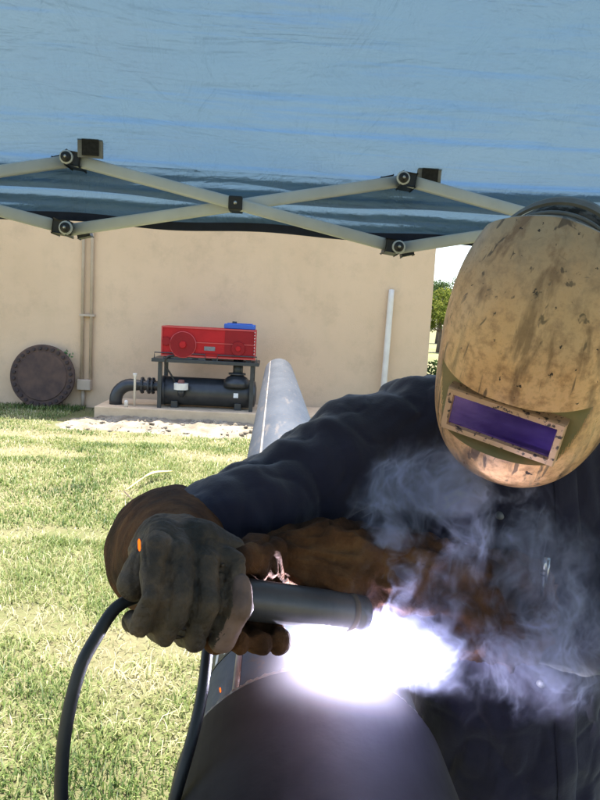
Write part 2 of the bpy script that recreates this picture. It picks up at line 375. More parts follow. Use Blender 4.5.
# pale dirt bank dug up along the pump plinth
BANK_Y0, BANK_Y1 = 8.75, 9.74
def bank_h(x, y):
    e = min(1, max(0, (y-BANK_Y0)/.45)); e = e*e*(3-2*e)
    s = min(1, max(0, (x+3.1)/.6))*min(1, max(0, (1.9-x)/.6))
    h = .015 + .04*noise.noise(Vector((x*2.3, y*2.6, 9))) + .05*abs(noise.noise(Vector((x*6, y*6, 2)))) + .018*noise.noise(Vector((x*17, y*17, 4)))
    return -.05 + e*s*max(.02, h + .045)
gx = np.linspace(-3.2, 2.0, 190); gy = np.linspace(BANK_Y0-.25, BANK_Y1, 44)
vv = [(x, y + .12*noise.noise(Vector((x*1.3, 0, 5)))*(1 if y < 9.4 else 0), bank_h(x, y)) for y in gy for x in gx]
nx = len(gx); ff = [(j*nx+i, j*nx+i+1, (j+1)*nx+i+1, (j+1)*nx+i) for j in range(len(gy)-1) for i in range(nx-1)]
tag(pydata('dirt_bank', vv, ff, 'sand', smooth=True), 'pale crumbly dirt heaped along the pump plinth', 'dirt', kind='structure')
V = []; ico = bmesh.new(); bmesh.ops.create_icosphere(ico, subdivisions=1, radius=1)
iv = np.array([v.co for v in ico.verts]); ifc = [tuple(v.index for v in f.verts) for f in ico.faces]; ico.free()
N = 420; C = []
for k in range(N):
    x = random.uniform(-3.0, 1.8); y = random.uniform(8.7, 9.7); s = .008+.04*random.random()**5
    q = iv*s*np.array([1, 1, .7])*(1+.35*rng.standard_normal((len(iv), 1))); V.append(q + np.array([x, y, bank_h(x, y)+s*.05]))
tag(tris_mesh('dirt_clods', np.array(V), len(iv), ifc, rng.random(N), 'sand'), 'loose dirt clods scattered over the pale bank', 'clods', kind='stuff')

# grass blades
bare = [(G(30, 450), .75, .28), (G(60, 530), .55, .13), (G(10, 615), .35, .16), (G(110, 437), 1.1, .25), (G(160, 640), .4, .3), (G(215, 455), .5, .2)]
def make_grass(n, x0, x1, y0, y1, hmin, hmax, wdt):
    px = rng.uniform(x0, x1, n); py = rng.uniform(y0, y1, n); keep = np.ones(n, bool); dry = np.zeros(n)
    for i in range(n):
        x, y = px[i], py[i]
        d = noise.noise(Vector((x*.9, y*.9, 1)))*.5 + noise.noise(Vector((x*2.7, y*2.7, 4)))*.5
        b = 0
        for c, rx, ry in bare:
            q = math.hypot((x-c.x)/rx, (y-c.y)/ry)+.9*noise.noise(Vector((x*2.5, y*4, 3)))
            if q < 1.3: b = max(b, min(1, (1.3-q)*1.6))
        if y > 10.55 and x < 2.6: pass
        if -2.62 < x < 2.0 and y > 9.72: keep[i] = False; continue
        e = 8.80 + .25*noise.noise(Vector((x*2.2, 0, 8)))
        if -3.0 < x < 1.8 and y > e and random.random() < .96: keep[i] = False; continue
        if y > 10.97 and x < 2.6: keep[i] = False; continue
        if random.random() < max(b*.80, max(0, d-.04)*2.0): keep[i] = False; continue
        dry[i] = d + b*.5
    px, py, dry = px[keep], py[keep], dry[keep]; n = len(px)
    tall = np.where((py > 10.4) & (px < 2.6), 1.6, 1.0)
    h = rng.uniform(hmin, hmax*.8, n)*(1+.5*(rng.random(n) < .06))*tall; a = rng.uniform(0, 2*PI, n); lean = h*rng.uniform(.2, 1.3, n)
    pz = np.array([hgt(x, y)-.04 for x, y in zip(px, py)])
    dx, dy = np.cos(a), np.sin(a); b = np.stack([px, py, pz], 1)
    wv = np.stack([-dy, dx, np.zeros(n)], 1)*(wdt*rng.uniform(.6, 1.3, n))[:, None]
    mid = b + np.stack([dx*lean*.35, dy*lean*.35, h*.62], 1); tip = b + np.stack([dx*lean, dy*lean, h*rng.uniform(.7, 1.0, n)], 1)
    V = np.stack([b-wv, b+wv, mid+wv*.8, mid-wv*.8, tip], 1)
    sh = np.clip(.47 + dry*.95 + rng.normal(0, .2, n) + np.where(rng.random(n) < .12, .35, 0) - np.where((py > 10.4) & (px < 2.6), .3, 0), 0, 1)  # strip along the wall darkened: the wall's shadow put into the blade colour
    return V, sh
parts = [make_grass(70000, -2.2, 1.2, 1.6, 4.6, .02, .075, .0026), make_grass(75000, -4.6, 1.6, 4.4, 8.2, .02, .07, .004),
         make_grass(45000, -6.5, 2.6, 7.8, 10.97, .02, .065, .005), make_grass(42000, 1.1, 5.5, 1.2, 10.9, .02, .07, .005), make_grass(22000, 2.7, 9, 9, 16, .03, .08, .008), make_grass(9000, -5, -2, 1.6, 5, .03, .07, .005),
         make_grass(9000, -1.6, 1.6, -.6, 1.7, .03, .07, .003)]
tag(tris_mesh('grass', np.concatenate([p[0] for p in parts]), 5, [(0, 1, 2, 3), (3, 2, 4)], np.concatenate([p[1] for p in parts]), 'grass'),
    'patchy sunlit lawn grass mixed with dry straw', 'grass', kind='stuff')

# ------------------------------------------------------------------ building
WX, WY, WH = 2.57, 11.0, 5.6
b = thing('building', 'plain tan rendered building standing behind the pump', 'building', (-4, 15, 0))
obj('wall', box(-12, WX, WY, WY+.25, -.2, WH), 'wall', b)
obj('wall', box(WX-.25, WX, WY+.25, WY+8, -.2, WH), 'wall', b)
obj('wall', box(-12, -11.75, WY+.25, WY+8, -.2, WH), 'wall', b)
obj('wall', box(-11.75, WX-.25, WY+7.75, WY+8, -.2, WH), 'wall', b)
obj('roof', box(-12.05, WX+.05, WY-.05, WY+8.05, WH+.002, WH+.2), 'roof_sheet', b)

t = thing('wall_conduit', 'pair of thin tan conduits with a square junction box on the wall', 'conduit', (-3.05, 10.95, 0))
for dx in (-.055, .085):
    obj('pipe', cyl((-3.04+dx, 10.955, .42), (-3.04+dx, 10.955, WH-.05), .026, seg=12), 'tan_paint', t, True)
obj('pipe', cyl((-3.07, 10.955, -.05), (-3.07, 10.955, .27), .03, seg=12), 'tan_paint', t, True)
jb = obj('junction_box', box(-3.15, -2.93, 10.87, 10.995, .26, .43), 'tan_paint', t, bevel=.008)
obj('box_lid', box(-3.14, -2.94, 10.86, 10.868, .27, .42), 'tan_paint', jb)
for z in (1.45, 3.1):
    obj('bracket', box(-3.14, -2.9, 10.925, 10.995, z, z+.035), 'tan_paint', t)
tag(obj('white_pipe', tube(catmull([(1.82, 10.82, -.05), (1.85, 10.89, 1.0), (1.88, 10.96, 2.14)], 6), [.05]*12+[.045]), 'white_pvc', None, True),
    'off white plastic pipe leaning upright against the tan wall', 'pipe')

# rusty blind flange with bolt holes
t = thing('flange_plate', 'large round rusty steel flange plate leaning on the tan wall', 'flange', (-3.67, 10.75, -.03))
bm = bmesh.new()
def ring2(rad, z, k=72): return [Vector((rad*math.cos(2*PI*i/k), rad*math.sin(2*PI*i/k), z)) for i in range(k)]
rings_mesh(bm, [ring2(.50, -.03), ring2(.51, -.02), ring2(.51, .02), ring2(.50, .03)])
NB = 28
Mx = Matrix.Translation((-3.67, 10.81, .46)) @ Matrix.Rotation(R(84), 4, 'X')
bm.transform(Mx); obj('plate', bm, 'rust', t)
bm = bmesh.new(); rings_mesh(bm, [ring2(.395, .0305), ring2(.385, .042)]); bm.transform(Mx); obj('raised_face', bm, 'rust', t)
for k in range(NB):
    a = 2*PI*(k+.5)/NB
    bm = cyl((.45*math.cos(a), .45*math.sin(a), .0305), (.45*math.cos(a), .45*math.sin(a), .055), .03, .028, seg=6); bm.transform(Mx); obj('bolt', bm, 'rust_dark', t)
# green sprig above the flange
t = thing('green_sprig', 'small bright green sprig growing at the rim of the rusty flange', 'plant', (-3.35, 10.9, .8))
obj('stem', tube([(-3.40, 10.93, -.02), (-3.37, 10.93, .5), (-3.34, 10.9, .84)], [.008, .006, .004], 6), 'twig', t)
V = []
for k in range(34):
    c0 = np.array([-3.34, 10.88, .82]) + rng.normal(0, 1, 3)*np.array([.07, .03, .04]); d1 = rng.normal(0, 1, 3); d1 /= np.linalg.norm(d1); d2 = np.cross(d1, rng.normal(0, 1, 3)); d2 /= np.linalg.norm(d2)
    V.append([c0-d1*.03, c0+d2*.014, c0+d1*.03, c0-d2*.014])
tag(tris_mesh('leaf_cluster', np.array(V), 4, [(0, 1, 2, 3)], rng.random(34), 'green_plant', t), kind='stuff')

# ------------------------------------------------------------------ pump set
tag(obj('pump_plinth', box(-2.57, 1.0, 9.75, 10.85, -.1, .165), 'concrete_tan', bevel=.012), 'low tan concrete plinth carrying the pump set', 'plinth')
t = thing('pump_set', 'black pump set with red engine guard standing on the plinth', 'pump', (-1, 10.2, .165))
YC = 10.2
bm = bmesh.new()
prof = [(-1.72, .12), (-1.70, .19), (-1.66, .215), (-.30, .215), (-.25, .19), (-.23, .1)]
rings_mesh(bm, [[Vector((x, YC-.02+r*math.cos(2*PI*i/36), .405+r*math.sin(2*PI*i/36))) for i in range(36)] for x, r in prof])
tank = obj('tank', bm, 'black_paint', t, True)
for x in (-1.45, -.5):
    obj('saddle', box(x-.05, x+.05, YC-.2, YC+.2, .165, .27), 'black_paint', t, bevel=.006)
obj('band', cyl((-1.66, YC-.02, .405), (-1.60, YC-.02, .405), .222, seg=36), 'black_paint', tank, True)
obj('sticker', box(-.565, -.495, YC-.243, YC-.238, .36, .43), 'label_white', tank)
for x in (-1.66, -.30):
    for y in (9.93, 10.5):
        obj('post', box(x-.028, x+.028, y-.028, y+.028, .165, .85), 'black_paint', t)
pf = obj('platform', box(-1.78, -.20, 9.86, 10.58, .852, .905), 'black_paint', t, bevel=.004)
for (x0, x1) in ((-1.74, -1.0), (-.82, -.24)):
    obj('rail', tube([(x0, 9.88, .905), (x0, 9.88, .99), (x1, 9.88, .99), (x1, 9.88, .905)], .009, 6), 'black_paint', pf)
obj('skid_rail', box(-1.62, -1.0, 9.93, 10.02, .906, .935), 'grey_plastic', t, bevel=.003)
obj('shaft_housing', cyl((-.52, 10.1, .60), (-.52, 10.1, .94), .075, seg=20), 'black_paint', t, True)
obj('volute', tube([(-.53, 10.08, .52), (-.53, 10.08, .60), (-.53, 10.08, .66), (-.53, 10.08, .70)], [.21, .2, .15, .08], 24), 'black_paint', t, True)
obj('flange', cyl((-.53, 10.08, .70), (-.53, 10.08, .725), .13, seg=20), 'black_paint', t, True)
# red guard: thin folded box with a see-through mesh look left out; wheels behind show as raised discs
gd = obj('engine_guard', box(-1.64, -.27, 9.90, 10.46, .945, 1.385), 'red_paint', t, bevel=.006)
for z in (.95, 1.37): obj('guard_rim', box(-1.65, -.26, 9.885, 9.899, z-.008, z+.012), 'red_light', gd)
for x in (-1.642, -.278): obj('guard_rim', box(x-.008, x+.01, 9.885, 9.899, .963, 1.361), 'red_light', gd)
obj('guard_rib', box(-1.15, -.29, 9.889, 9.899, 1.155, 1.168), 'red_light', gd)
obj('guard_rib', box(-1.15, -.72, 9.889, 9.899, 1.0, 1.01), 'red_dark', gd)
obj('guard_panel', box(-.72, -.29, 9.8935, 9.8995, .975, 1.15), 'red_dark', gd); obj('guard_panel', box(-.72, -.29, 9.8935, 9.8995, 1.172, 1.355), 'red_dark', gd)
for x in (-1.55, -1.15, -.86, -.36): obj('mount_foot', box(x-.04, x+.04, 9.92, 10.0, .906, .944), 'black_plastic', t)
for k in range(9): obj('bolt', cyl((-.283, 9.8845, .99+k*.045), (-.283, 9.878, .99+k*.045), .007, seg=6), 'label_white', gd)
obj('hose', tube(catmull([(-1.34, 10.02, .36), (-1.5, 9.96, .66), (-1.58, 9.9, .80), (-1.55, 9.84, .93), (-1.45, 9.89, .96)], 6), .014, 8), 'black_plastic', t, True)
obj('name_plate', box(-1.02, -.86, 9.894, 9.8992, 1.05, 1.11), 'grey_plastic', gd)
fl = obj('flywheel_cover', cyl((-1.33, 9.899, 1.12), (-1.33, 9.87, 1.12), .19, .182, 40), 'red_dark', gd)
obj('cover_ring', tube([(-1.33+.188*math.cos(2*PI*k/40), 9.88, 1.12+.188*math.sin(2*PI*k/40)) for k in range(41)], .008, 6), 'red_light', fl)
obj('hub', cyl((-1.33, 9.8698, 1.12), (-1.33, 9.84, 1.12), .055, .045, 20), 'red_paint', fl)
f2 = obj('fan_cover', cyl((-.52, 9.893, 1.10), (-.52, 9.87, 1.10), .105, .10, 30), 'red_dark', gd)
obj('hub', cyl((-.52, 9.8698, 1.10), (-.52, 9.85, 1.10), .04, .035, 16), 'red_paint', f2)
obj('side_cover', cyl((-1.575, 9.893, 1.16), (-1.575, 9.87, 1.16), .066, .06, 20), 'red_dark', gd)
ft = obj('fuel_tank', box(-.745, -.285, 9.95, 10.35, 1.386, 1.46), 'blue_plastic', t, bevel=.012)
obj('tank_lid', box(-.70, -.33, 9.99, 10.31, 1.461, 1.472), 'blue_plastic', ft, bevel=.003)
obj('tank_cap', cyl((-.60, 10.1, 1.472), (-.60, 10.1, 1.497), .035, seg=16), 'black_plastic', ft)
# suction elbow
ex = [(-1.60, YC-.1, .47)] + [(-1.72, YC-.1, .47), (-1.95, YC-.1, .47)] + [(-2.10-.24*math.sin(a), YC-.1, .23+.24*math.cos(a)) for a in np.linspace(.1, PI/2, 8)] + [(-2.34, YC-.1, .165)]
obj('suction_elbow', tube(ex, [.075]*3+[.095]*9, 24), 'black_paint', t, True)
for x in (-1.80, -1.86, -1.96):
    fg = obj('flange', cyl((x, YC-.1, .47), (x+.028, YC-.1, .47), .125, seg=24), 'black_paint', t, True)
    for k in range(8):
        a = 2*PI*k/8; obj('bolt', cyl((x-.012, YC-.1+.105*math.cos(a), .47+.105*math.sin(a)), (x+.04, YC-.1+.105*math.cos(a), .47+.105*math.sin(a)), .013, seg=6), 'black_paint', fg)
cp = obj('strainer', cyl((-1.34, 9.90, .455), (-1.34, 9.90, .55), .105, seg=28), 'cream', t)
obj('strainer_cap', cyl((-1.34, 9.90, .551), (-1.34, 9.90, .60), .055, .04, 16), 'brown_cap', cp)
obj('strainer_neck', tube([(-1.34, 9.90, .455), (-1.34, 9.92, .39), (-1.34, 10.02, .36)], [.05, .05, .04], 14), 'black_paint', cp, True)
tag(obj('riser_pipe', tube([(-2.03, 9.95, .15), (-2.03, 9.95, .60), (-2.03, 9.95, .64), (-2.03, 9.95, .66)], [.018, .018, .035, .03], 12), 'white_pvc', None, True),
    'thin whitish riser pipe standing on the plinth beside the elbow', 'pipe')
tag(obj('drain_stub', tube([(-2.13, 9.85, .15), (-2.13, 9.85, .24), (-2.13, 9.84, .262)], [.03, .03, .02], 12), 'white_pvc', None, True),
    'short white pipe stub on the plinth under the black elbow', 'pipe')

# ------------------------------------------------------------------ trees right of the building
def tree(label, x, y, h, rad, leafm, n, seed, group=None):
    rg = np.random.default_rng(seed); rr = random.Random(seed)
    t = thing('tree', label, 'tree', (x, y, -.05), group)
    bm = tube([(x, y, -.1), (x+.1, y, h*.3), (x-.05, y+.05, h*.6), (x+.1, y, h*.85)], [h*.035, h*.026, h*.016, h*.005], 10)
    ends = []
    for k in range(9):
        a = 2*PI*k/9+rr.random(); z0 = h*rr.uniform(.3, .6); L = rad*rr.uniform(.6, .95)
        p1 = Vector((x+math.cos(a)*L*.5, y+math.sin(a)*L*.5, z0+h*.12)); p2 = Vector((x+math.cos(a)*L, y+math.sin(a)*L, z0+h*rr.uniform(.15, .33)))
        tube([(x, y, z0), p1, p2], [h*.012, h*.008, h*.003], 6, bm); ends += [p1, p2]
    obj('trunk', bm, 'bark', t, True)
    cl = [np.array(e)+rg.normal(0, rad*.15, 3) for e in ends for _ in range(2)] + [np.array([x, y, h*.75])+rg.normal(0, rad*.35, 3) for _ in range(14)]
    V = []; sh = []
    for k in range(n):
        c = cl[k % len(cl)]; q = rg.normal(0, 1, 3); q /= np.linalg.norm(q); p = c + q*rad*.26*rg.random()**.4*np.array([1, 1, .8])
        d1 = rg.normal(0, 1, 3); d1 /= np.linalg.norm(d1); d2 = np.cross(d1, rg.normal(0, 1, 3)); d2 /= np.linalg.norm(d2); s = rad*.035
        V.append([p-d1*s*1.4, p+d2*s*.6, p+d1*s*1.4, p-d2*s*.6]); sh.append(min(1, max(0, .5+.25*q[2]+rg.normal(0, .2))))
    tris_mesh('crown', np.array(V), 4, [(0, 1, 2, 3)], np.array(sh), leafm, t)
tree('yellow green tree beyond the building corner', 10.9, 44, 4.4, 2.0, 'leaf', 7000, 1)
tree('tall dark gum tree far behind the yellow green tree', 17.2, 70, 7.4, 2.6, 'leaf2', 5000, 2)
tree('broad olive tree in the open field right of the building', 17.5, 48, 5.0, 2.6, 'leaf', 6000, 3)
t = thing('shrub', 'low dark leafy shrub growing at the building corner', 'shrub', (2.95, 11.9, 0))
V = []; sh = []
for k in range(900):
    q = rng.normal(0, 1, 3); q /= np.linalg.norm(q); p = np.array([2.95, 11.9, .5]) + q*np.array([.3, .3, .5])*rng.random()**.4
    d1 = rng.normal(0, 1, 3); d1 /= np.linalg.norm(d1); d2 = np.cross(d1, rng.normal(0, 1, 3)); d2 /= np.linalg.norm(d2)
    V.append([p-d1*.05, p+d2*.022, p+d1*.05, p-d2*.022]); sh.append(rng.random())
tris_mesh('foliage', np.array(V), 4, [(0, 1, 2, 3)], np.array(sh), 'leaf2', t)
obj('stem', tube([(2.95, 11.9, -.05), (2.96, 11.9, .5)], [.02, .01], 8), 'bark', t)

# yellow dry leaf and twig lying on the lawn
a, b_, c_ = G(126, 490, .02), G(150, 474, .04), G(172, 471, .03)
pts = catmull([a, b_, c_], 8)
tag(obj('dry_leaf', tube(pts, [.003+.009*max(0, math.sin(PI*min(1, max(0, (k-6)/11)))) for k in range(len(pts))], 8, sx=3.0), 'straw', None, True), 'yellow dry palm leaf lying on the lawn', 'leaf')
tag(obj('fallen_twig', tube(catmull([G(124, 491, .02), G(133, 500, .03), G(142, 503, .02)], 6), .006, 6), 'twig'), 'thin dark twig lying below the yellow leaf', 'twig')

# ------------------------------------------------------------------ canopy
CX0, CX1, CY0, CY1 = -1.172, 1.696, -1.37, 1.50
CXM, CYM = (CX0+CX1)/2, (CY0+CY1)/2
EAVE, PEAK = 1.872, 2.68
t = thing('pop_up_canopy', 'blue pop up canopy on folding lattice frame over the welder', 'canopy', (CXM, CYM, 0))
def roof_pt(u, v, side):                     # u along the eave -1..1, v from eave 0 to peak 1
    hx, hy = (CX1-CX0)/2+.04, (CY1-CY0)/2+.04; s = 1-v
    x, y = ((u*hx*s, hy*s), (-u*hx*s, -hy*s), (hx*s, -u*hy*s), (-hx*s, u*hy*s))[side]
    x += CXM; y += CYM
    sag = -.09*math.sin(PI*min(1, v))*(1-.6*abs(u)) 
    z = EAVE+(PEAK-EAVE)*v+sag
    z += min(1, v*9)*(.007*noise.noise(Vector((x*2.0, y*5.5, 1))) + .004*ridge((x, y, 0), 3.0, 3, (.5, 3.2, 1)) + .0025*noise.noise(Vector((x*9, y*22, 5))))
    return (x, y, z)
for side in range(4):
    nu, nv = (110, 90) if side == 0 else (40, 40)
    vv = [roof_pt(-1+2*i/nu, (j/nv)**1.3*.995, side) for j in range(nv+1) for i in range(nu+1)]
    ff = [(j*(nu+1)+i, j*(nu+1)+i+1, (j+1)*(nu+1)+i+1, (j+1)*(nu+1)+i) for j in range(nv) for i in range(nu)]
    rp = pydata('roof_panel', vv, ff, 'cloth', t, True)
    if side == 0: front_roof = rp
def val_pt(u, v, side, off=.0405):
    hx, hy = (CX1-CX0)/2+off, (CY1-CY0)/2+off
    x, y, nx_, ny_ = ((u*hx, hy, 0, 1), (-u*hx, -hy, 0, -1), (hx, -u*hy, 1, 0), (-hx, u*hy, -1, 0))[side]
    z = EAVE + .002 - .124*v
    w_ = (.010*math.sin(v*10.5+.5+1.6*noise.noise(Vector((u*2, side, 0)))) + .006*math.sin(v*25+u*2+2.5*noise.noise(Vector((u*4, side, 4))))) * math.sin(PI*min(1, v*1.05))**.7
    w_ += .012*noise.noise(Vector((u*5, v*3, side+3))) * min(1, v*3)
    z += .010*noise.noise(Vector((u*3.0, 2, side)))*v + .003*math.sin(u*23)*v
    return (x+CXM+nx_*w_, y+CYM+ny_*w_, z)
for side in range(4):
    nu, nv = (150, 48) if side == 0 else (50, 16)
    vv = [val_pt(-1+2*i/nu, j/nv, side) for j in range(nv+1) for i in range(nu+1)]
    ff = [(j*(nu+1)+i, (j+1)*(nu+1)+i, (j+1)*(nu+1)+i+1, j*(nu+1)+i+1) for j in range(nv) for i in range(nu)]
    vl = pydata('valance', vv, ff, 'cloth', t, True)
    rings = []
    for i in range(nu+1):
        p = Vector(val_pt(-1+2*i/nu, 1, side)); o_ = Vector(((0, 1, 0), (0, -1, 0), (1, 0, 0), (-1, 0, 0))[side])*.004
        rings.append([p-o_+Vector((0, 0, .009)), p+o_+Vector((0, 0, .009)), p+o_-Vector((0, 0, .009)), p-o_-Vector((0, 0, .009))])
    bm = bmesh.new(); rings_mesh(bm, rings); obj('hem', bm, 'hem', vl)
# lattice bars: flat oval tubes riveted into scissors
TOPZ, BOTZ = 1.868, 1.722
def flat_bar(p, q, nrm):
    d = (q-p).normalized(); up = nrm.cross(d).normalized(); rings = []
    prof = [(nrm*(.008*math.copysign(abs(math.cos(a))**.6, math.cos(a))) + up*(.0130*math.copysign(abs(math.sin(a))**.6, math.sin(a)))) for a in np.linspace(0, 2*PI, 17)[:-1]]
    bm = bmesh.new(); rings_mesh(bm, [[p+o_ for o_ in prof], [q+o_ for o_ in prof]]); return bm
def joint(c, nrm, along, z_sign, side0):
    """black plastic bracket with round cap and rivet, facing inwards"""
    up = Vector((0, 0, 1)); inn = -nrm
    def bx(u0, u1, w0, w1, z0, z1, rot):
        u0, u1, z0, z1 = u0*.78, u1*.78, z0*.78, z1*.78
        bm = bmesh.new(); r = bmesh.ops.create_cube(bm, size=1); ca, sa = math.cos(rot), math.sin(rot)
        for v in r['verts']:
            uu = (u0+u1)/2+v.co.x*(u1-u0); zz = (z0+z1)/2+v.co.z*(z1-z0); ww = (w0+w1)/2+v.co.y*(w1-w0)
            v.co = c + along*(uu*ca-zz*sa) + up*(uu*sa+zz*ca) + inn*ww
        return bm
    jb = obj('joint_bracket', bx(-.002 if z_sign > 0 else -.036, .036 if z_sign > 0 else .002, -.03, .024, -.018, .018, -.12), 'black_plastic', t, bevel=.003)
    obj('bracket_tail', bx(-.05 if z_sign > 0 else .014, -.016 if z_sign > 0 else .05, -.034, -.012, -.004 if z_sign > 0 else -.026, .022 if z_sign > 0 else -.004, .25), 'black_plastic', jb, bevel=.002)
    obj('joint_ring', cyl(c+inn*.0245, c+inn*.028, .0150, .0138, 22), 'bar', jb, True)
    obj('joint_cap', cyl(c+inn*.0283, c+inn*.034, .0112, .0095, 22), 'black_plastic', jb, True)
    obj('rivet', cyl(c+inn*.0343, c+inn*.037, .0036, .0024, 12), 'rivet', jb, True)
for side in range(4):
    if side < 2: a0, a1, fix, along, nrm = CX0, CX1, (CY1, CY0)[side], Vector((1, 0, 0)), Vector((0, (1, -1)[side], 0))
    else: a0, a1, fix, along, nrm = CY0, CY1, (CX1, CX0)[side-2], Vector((0, 1, 0)), Vector(((1, -1)[side-2], 0, 0))
    def pt(a, z): return Vector((a, fix, z)) if side < 2 else Vector((fix, a, z))
    sp = (a1-a0)/4
    for k in range(4):
        p, q = a0+sp*k, a0+sp*(k+1)
        if k % 2 == 0: h1, h2 = (TOPZ, BOTZ)
        else: h1, h2 = (TOPZ, BOTZ)
        obj('lattice_bar', flat_bar(pt(p, h1)-nrm*.012, pt(q, h2)-nrm*.012, nrm), 'bar', t, True)
        obj('lattice_bar', flat_bar(pt(p, h2)+nrm*.010, pt(q, h1)+nrm*.010, nrm), 'bar', t, True)
        c = pt((p+q)/2, (h1+h2)/2) 
        obj('cross_clip', box(c.x-.015, c.x+.015, c.y-.026, c.y+.026, c.z-.015, c.z+.015) if side < 2 else box(c.x-.026, c.x+.026, c.y-.017, c.y+.017, c.z-.017, c.z+.017), 'black_plastic', t, bevel=.003)
        obj('rivet', cyl(c-nrm*.0265, c-nrm*.029, .0045, .003, 12), 'rivet', t, True)
        if k:
            joint(pt(p, TOPZ), nrm, along, 1, side); joint(pt(p, BOTZ), nrm, along, -1, side)
for x in (CX0, CX1):
    for y in (CY0, CY1):
        lg = obj('leg', box(x-.02, x+.02, y-.02, y+.02, -.03, 1.93), 'bar', t, bevel=.004)
        obj('foot', box(x-.06, x+.06, y-.06, y+.06, -.035, -.02), 'bar', lg)
        for z in (TOPZ, BOTZ): obj('corner_bracket', box(x-.03, x+.03, y-.03, y+.03, z-.03, z+.03), 'black_plastic', lg, bevel=.004)
# hook and loop tabs on the cloth
for px, py in ((92, 146), (428, 174)):
    dirv = (P(px, py, 1.0)-Vector(CAM)).normalized(); ok, p, nn_, _ = front_roof.ray_cast(Vector(CAM), dirv)
    nn = Vector((0, -1, -.08)).normalized(); p = p + Vector((0, -.012, -.004)); ax = Vector((1, 0, 0)); bx_ = nn.cross(ax).normalized()
    def pad(s, d0, d1, dx=0):
        bm = bmesh.new(); q = []
        for dd in (d0, d1): q.append([p + ax*(sx*s[0]+dx) + bx_*(sy*s[1]) + nn*dd for sx, sy in ((-1, -1), (1, -1), (1, 1), (-1, 1))])
        rings_mesh(bm, q); return bm
    if True: obj('tab_patch', pad((.026, .023), -.004, .003), 'patch', t)
    else: obj('tab_patch', pad((.022, .02), -.004, .003, -.004), 'patch', t)
    obj('tab', pad((.0175, .019), .0035, .006, .001), 'velcro', t, bevel=.002)

# ------------------------------------------------------------------ steel pipe on stands
t = thing('steel_pipe', 'long grey steel pipe being welded at its circumferential joint', 'pipe', (PIPE_X, 3.5, PIPE_Z))
def pipe_seg(y0, y1, r, k=72, rin=.012):
    bm = bmesh.new(); rr = []
    for y, rad in ((y0, r-rin), (y0, r-.004), (y0+.006, r), (y1-.006, r), (y1, r-.004), (y1, r-rin), (y0, r-rin)):
        rr.append([Vector((PIPE_X+rad*math.cos(2*PI*i/k), y, PIPE_Z+rad*math.sin(2*PI*i/k))) for i in range(k)])
    return rings_mesh(bm, rr, caps=False)
o = obj('pipe_length', pipe_seg(JOINT+.002, 8.3, PIPE_R), 'pipe', t, True); tag(o, 'long bare grey steel length running towards the building')
o = obj('pipe_length', pipe_seg(-1.2, JOINT-.002, PIPE_R+.012, rin=.024), 'pipe_dark', t, True); tag(o, 'dark thicker length on the near side of the weld')  # radius enlarged so its rim keeps the arc light off this length
for me in (x.data for x in t.children): me.set_sharp_from_angle(angle=R(40)) if hasattr(me, 'set_sharp_from_angle') else None
bm = bmesh.new(); pts = []; K = 320
for k in range(K+1):
    a = 2*PI*k/K; rr_ = PIPE_R + .003; pts.append((PIPE_X+rr_*math.cos(a), JOINT+.003+.0012*math.sin(k*.9)+.001*random.random(), PIPE_Z+rr_*math.sin(a)))
obj('weld_bead', tube(pts, [.006+.0009*math.sin(k*1.9)+.0006*random.random() for k in range(K+1)], 8), 'weld', t, True)
STRIP_ANG = R(128)
obj('pale_strip', tube([(PIPE_X+(PIPE_R-.001)*math.cos(STRIP_ANG), y, PIPE_Z+(PIPE_R-.001)*math.sin(STRIP_ANG)) for y in np.linspace(JOINT+.02, 8.29, 60)], .006, 6), 'pale_strip', t, True)  # pale raised strip along the upper left of the far length
def stand(y, label):
    s = thing('pipe_stand', label, 'pipe stand', (PIPE_X, y, 0), 'stands under the steel pipe')
    zb = PIPE_Z-PIPE_R; q = .155
    obj('post', cyl((PIPE_X, y, .08), (PIPE_X, y, zb-.07), .022, seg=14), 'stand_steel', s, True)
    bm = bmesh.new()
    for sx in (-1, 1):
        d = Vector((sx, 0, 1)).normalized(); p0 = Vector((PIPE_X, y, PIPE_Z-PIPE_R*1.4142-.016)); tube([p0, p0+d*.21], [.016, .016], 8, bm)
    obj('vee_head', bm, 'stand_steel', s, True)
    for k in range(3):
        a = PI/2+2*PI*k/3; obj('leg', tube([(PIPE_X, y, .30), (PIPE_X+.16*math.cos(a), y+.26*math.sin(a), -.03)], .012, 8), 'stand_steel', s, True)
stand(4.4, 'dark steel jack stand propping the pipe midway along the lawn'); stand(7.3, 'dark steel jack stand propping the pipe end by the plinth')
stand(.1, 'dark steel jack stand under the dark pipe length')
stand(1.75, 'dark steel jack stand under the pipe behind the weld joint')

# ------------------------------------------------------------------ the welder
per = thing('person', 'welder in navy work jacket and leather gauntlets leaning over the pipe', 'person', (.58, 1.36, 0))
SH_R, EL_R, WR_R = Vector((.265, 1.20, 1.365)), P(292, 494, 1.08), P(170, 552, .80)
WM_R = P(200, 535, .955)
SH_L, EL_L, WR_L = Vector((.73, 1.16, 1.35)), Vector((.56, 1.06, 1.06)), P(415, 586, 1.09)
HEAD = Vector((.368, .921, 1.532)); NECK = Vector((.46, 1.10, 1.42))
# torch axis
T0, T1 = P(176, 590, .745), P(362, 614, .862)
ta = (T1-T0).normalized()
n1 = (Vector((0, 0, 1)) - ta*ta.z).normalized(); n2 = ta.cross(n1).normalized()
if n2.y > 0: n2 = -n2                        # n2 points at the camera side of the torch
HR = T0 + ta*.0                              # grip centre of the right fist

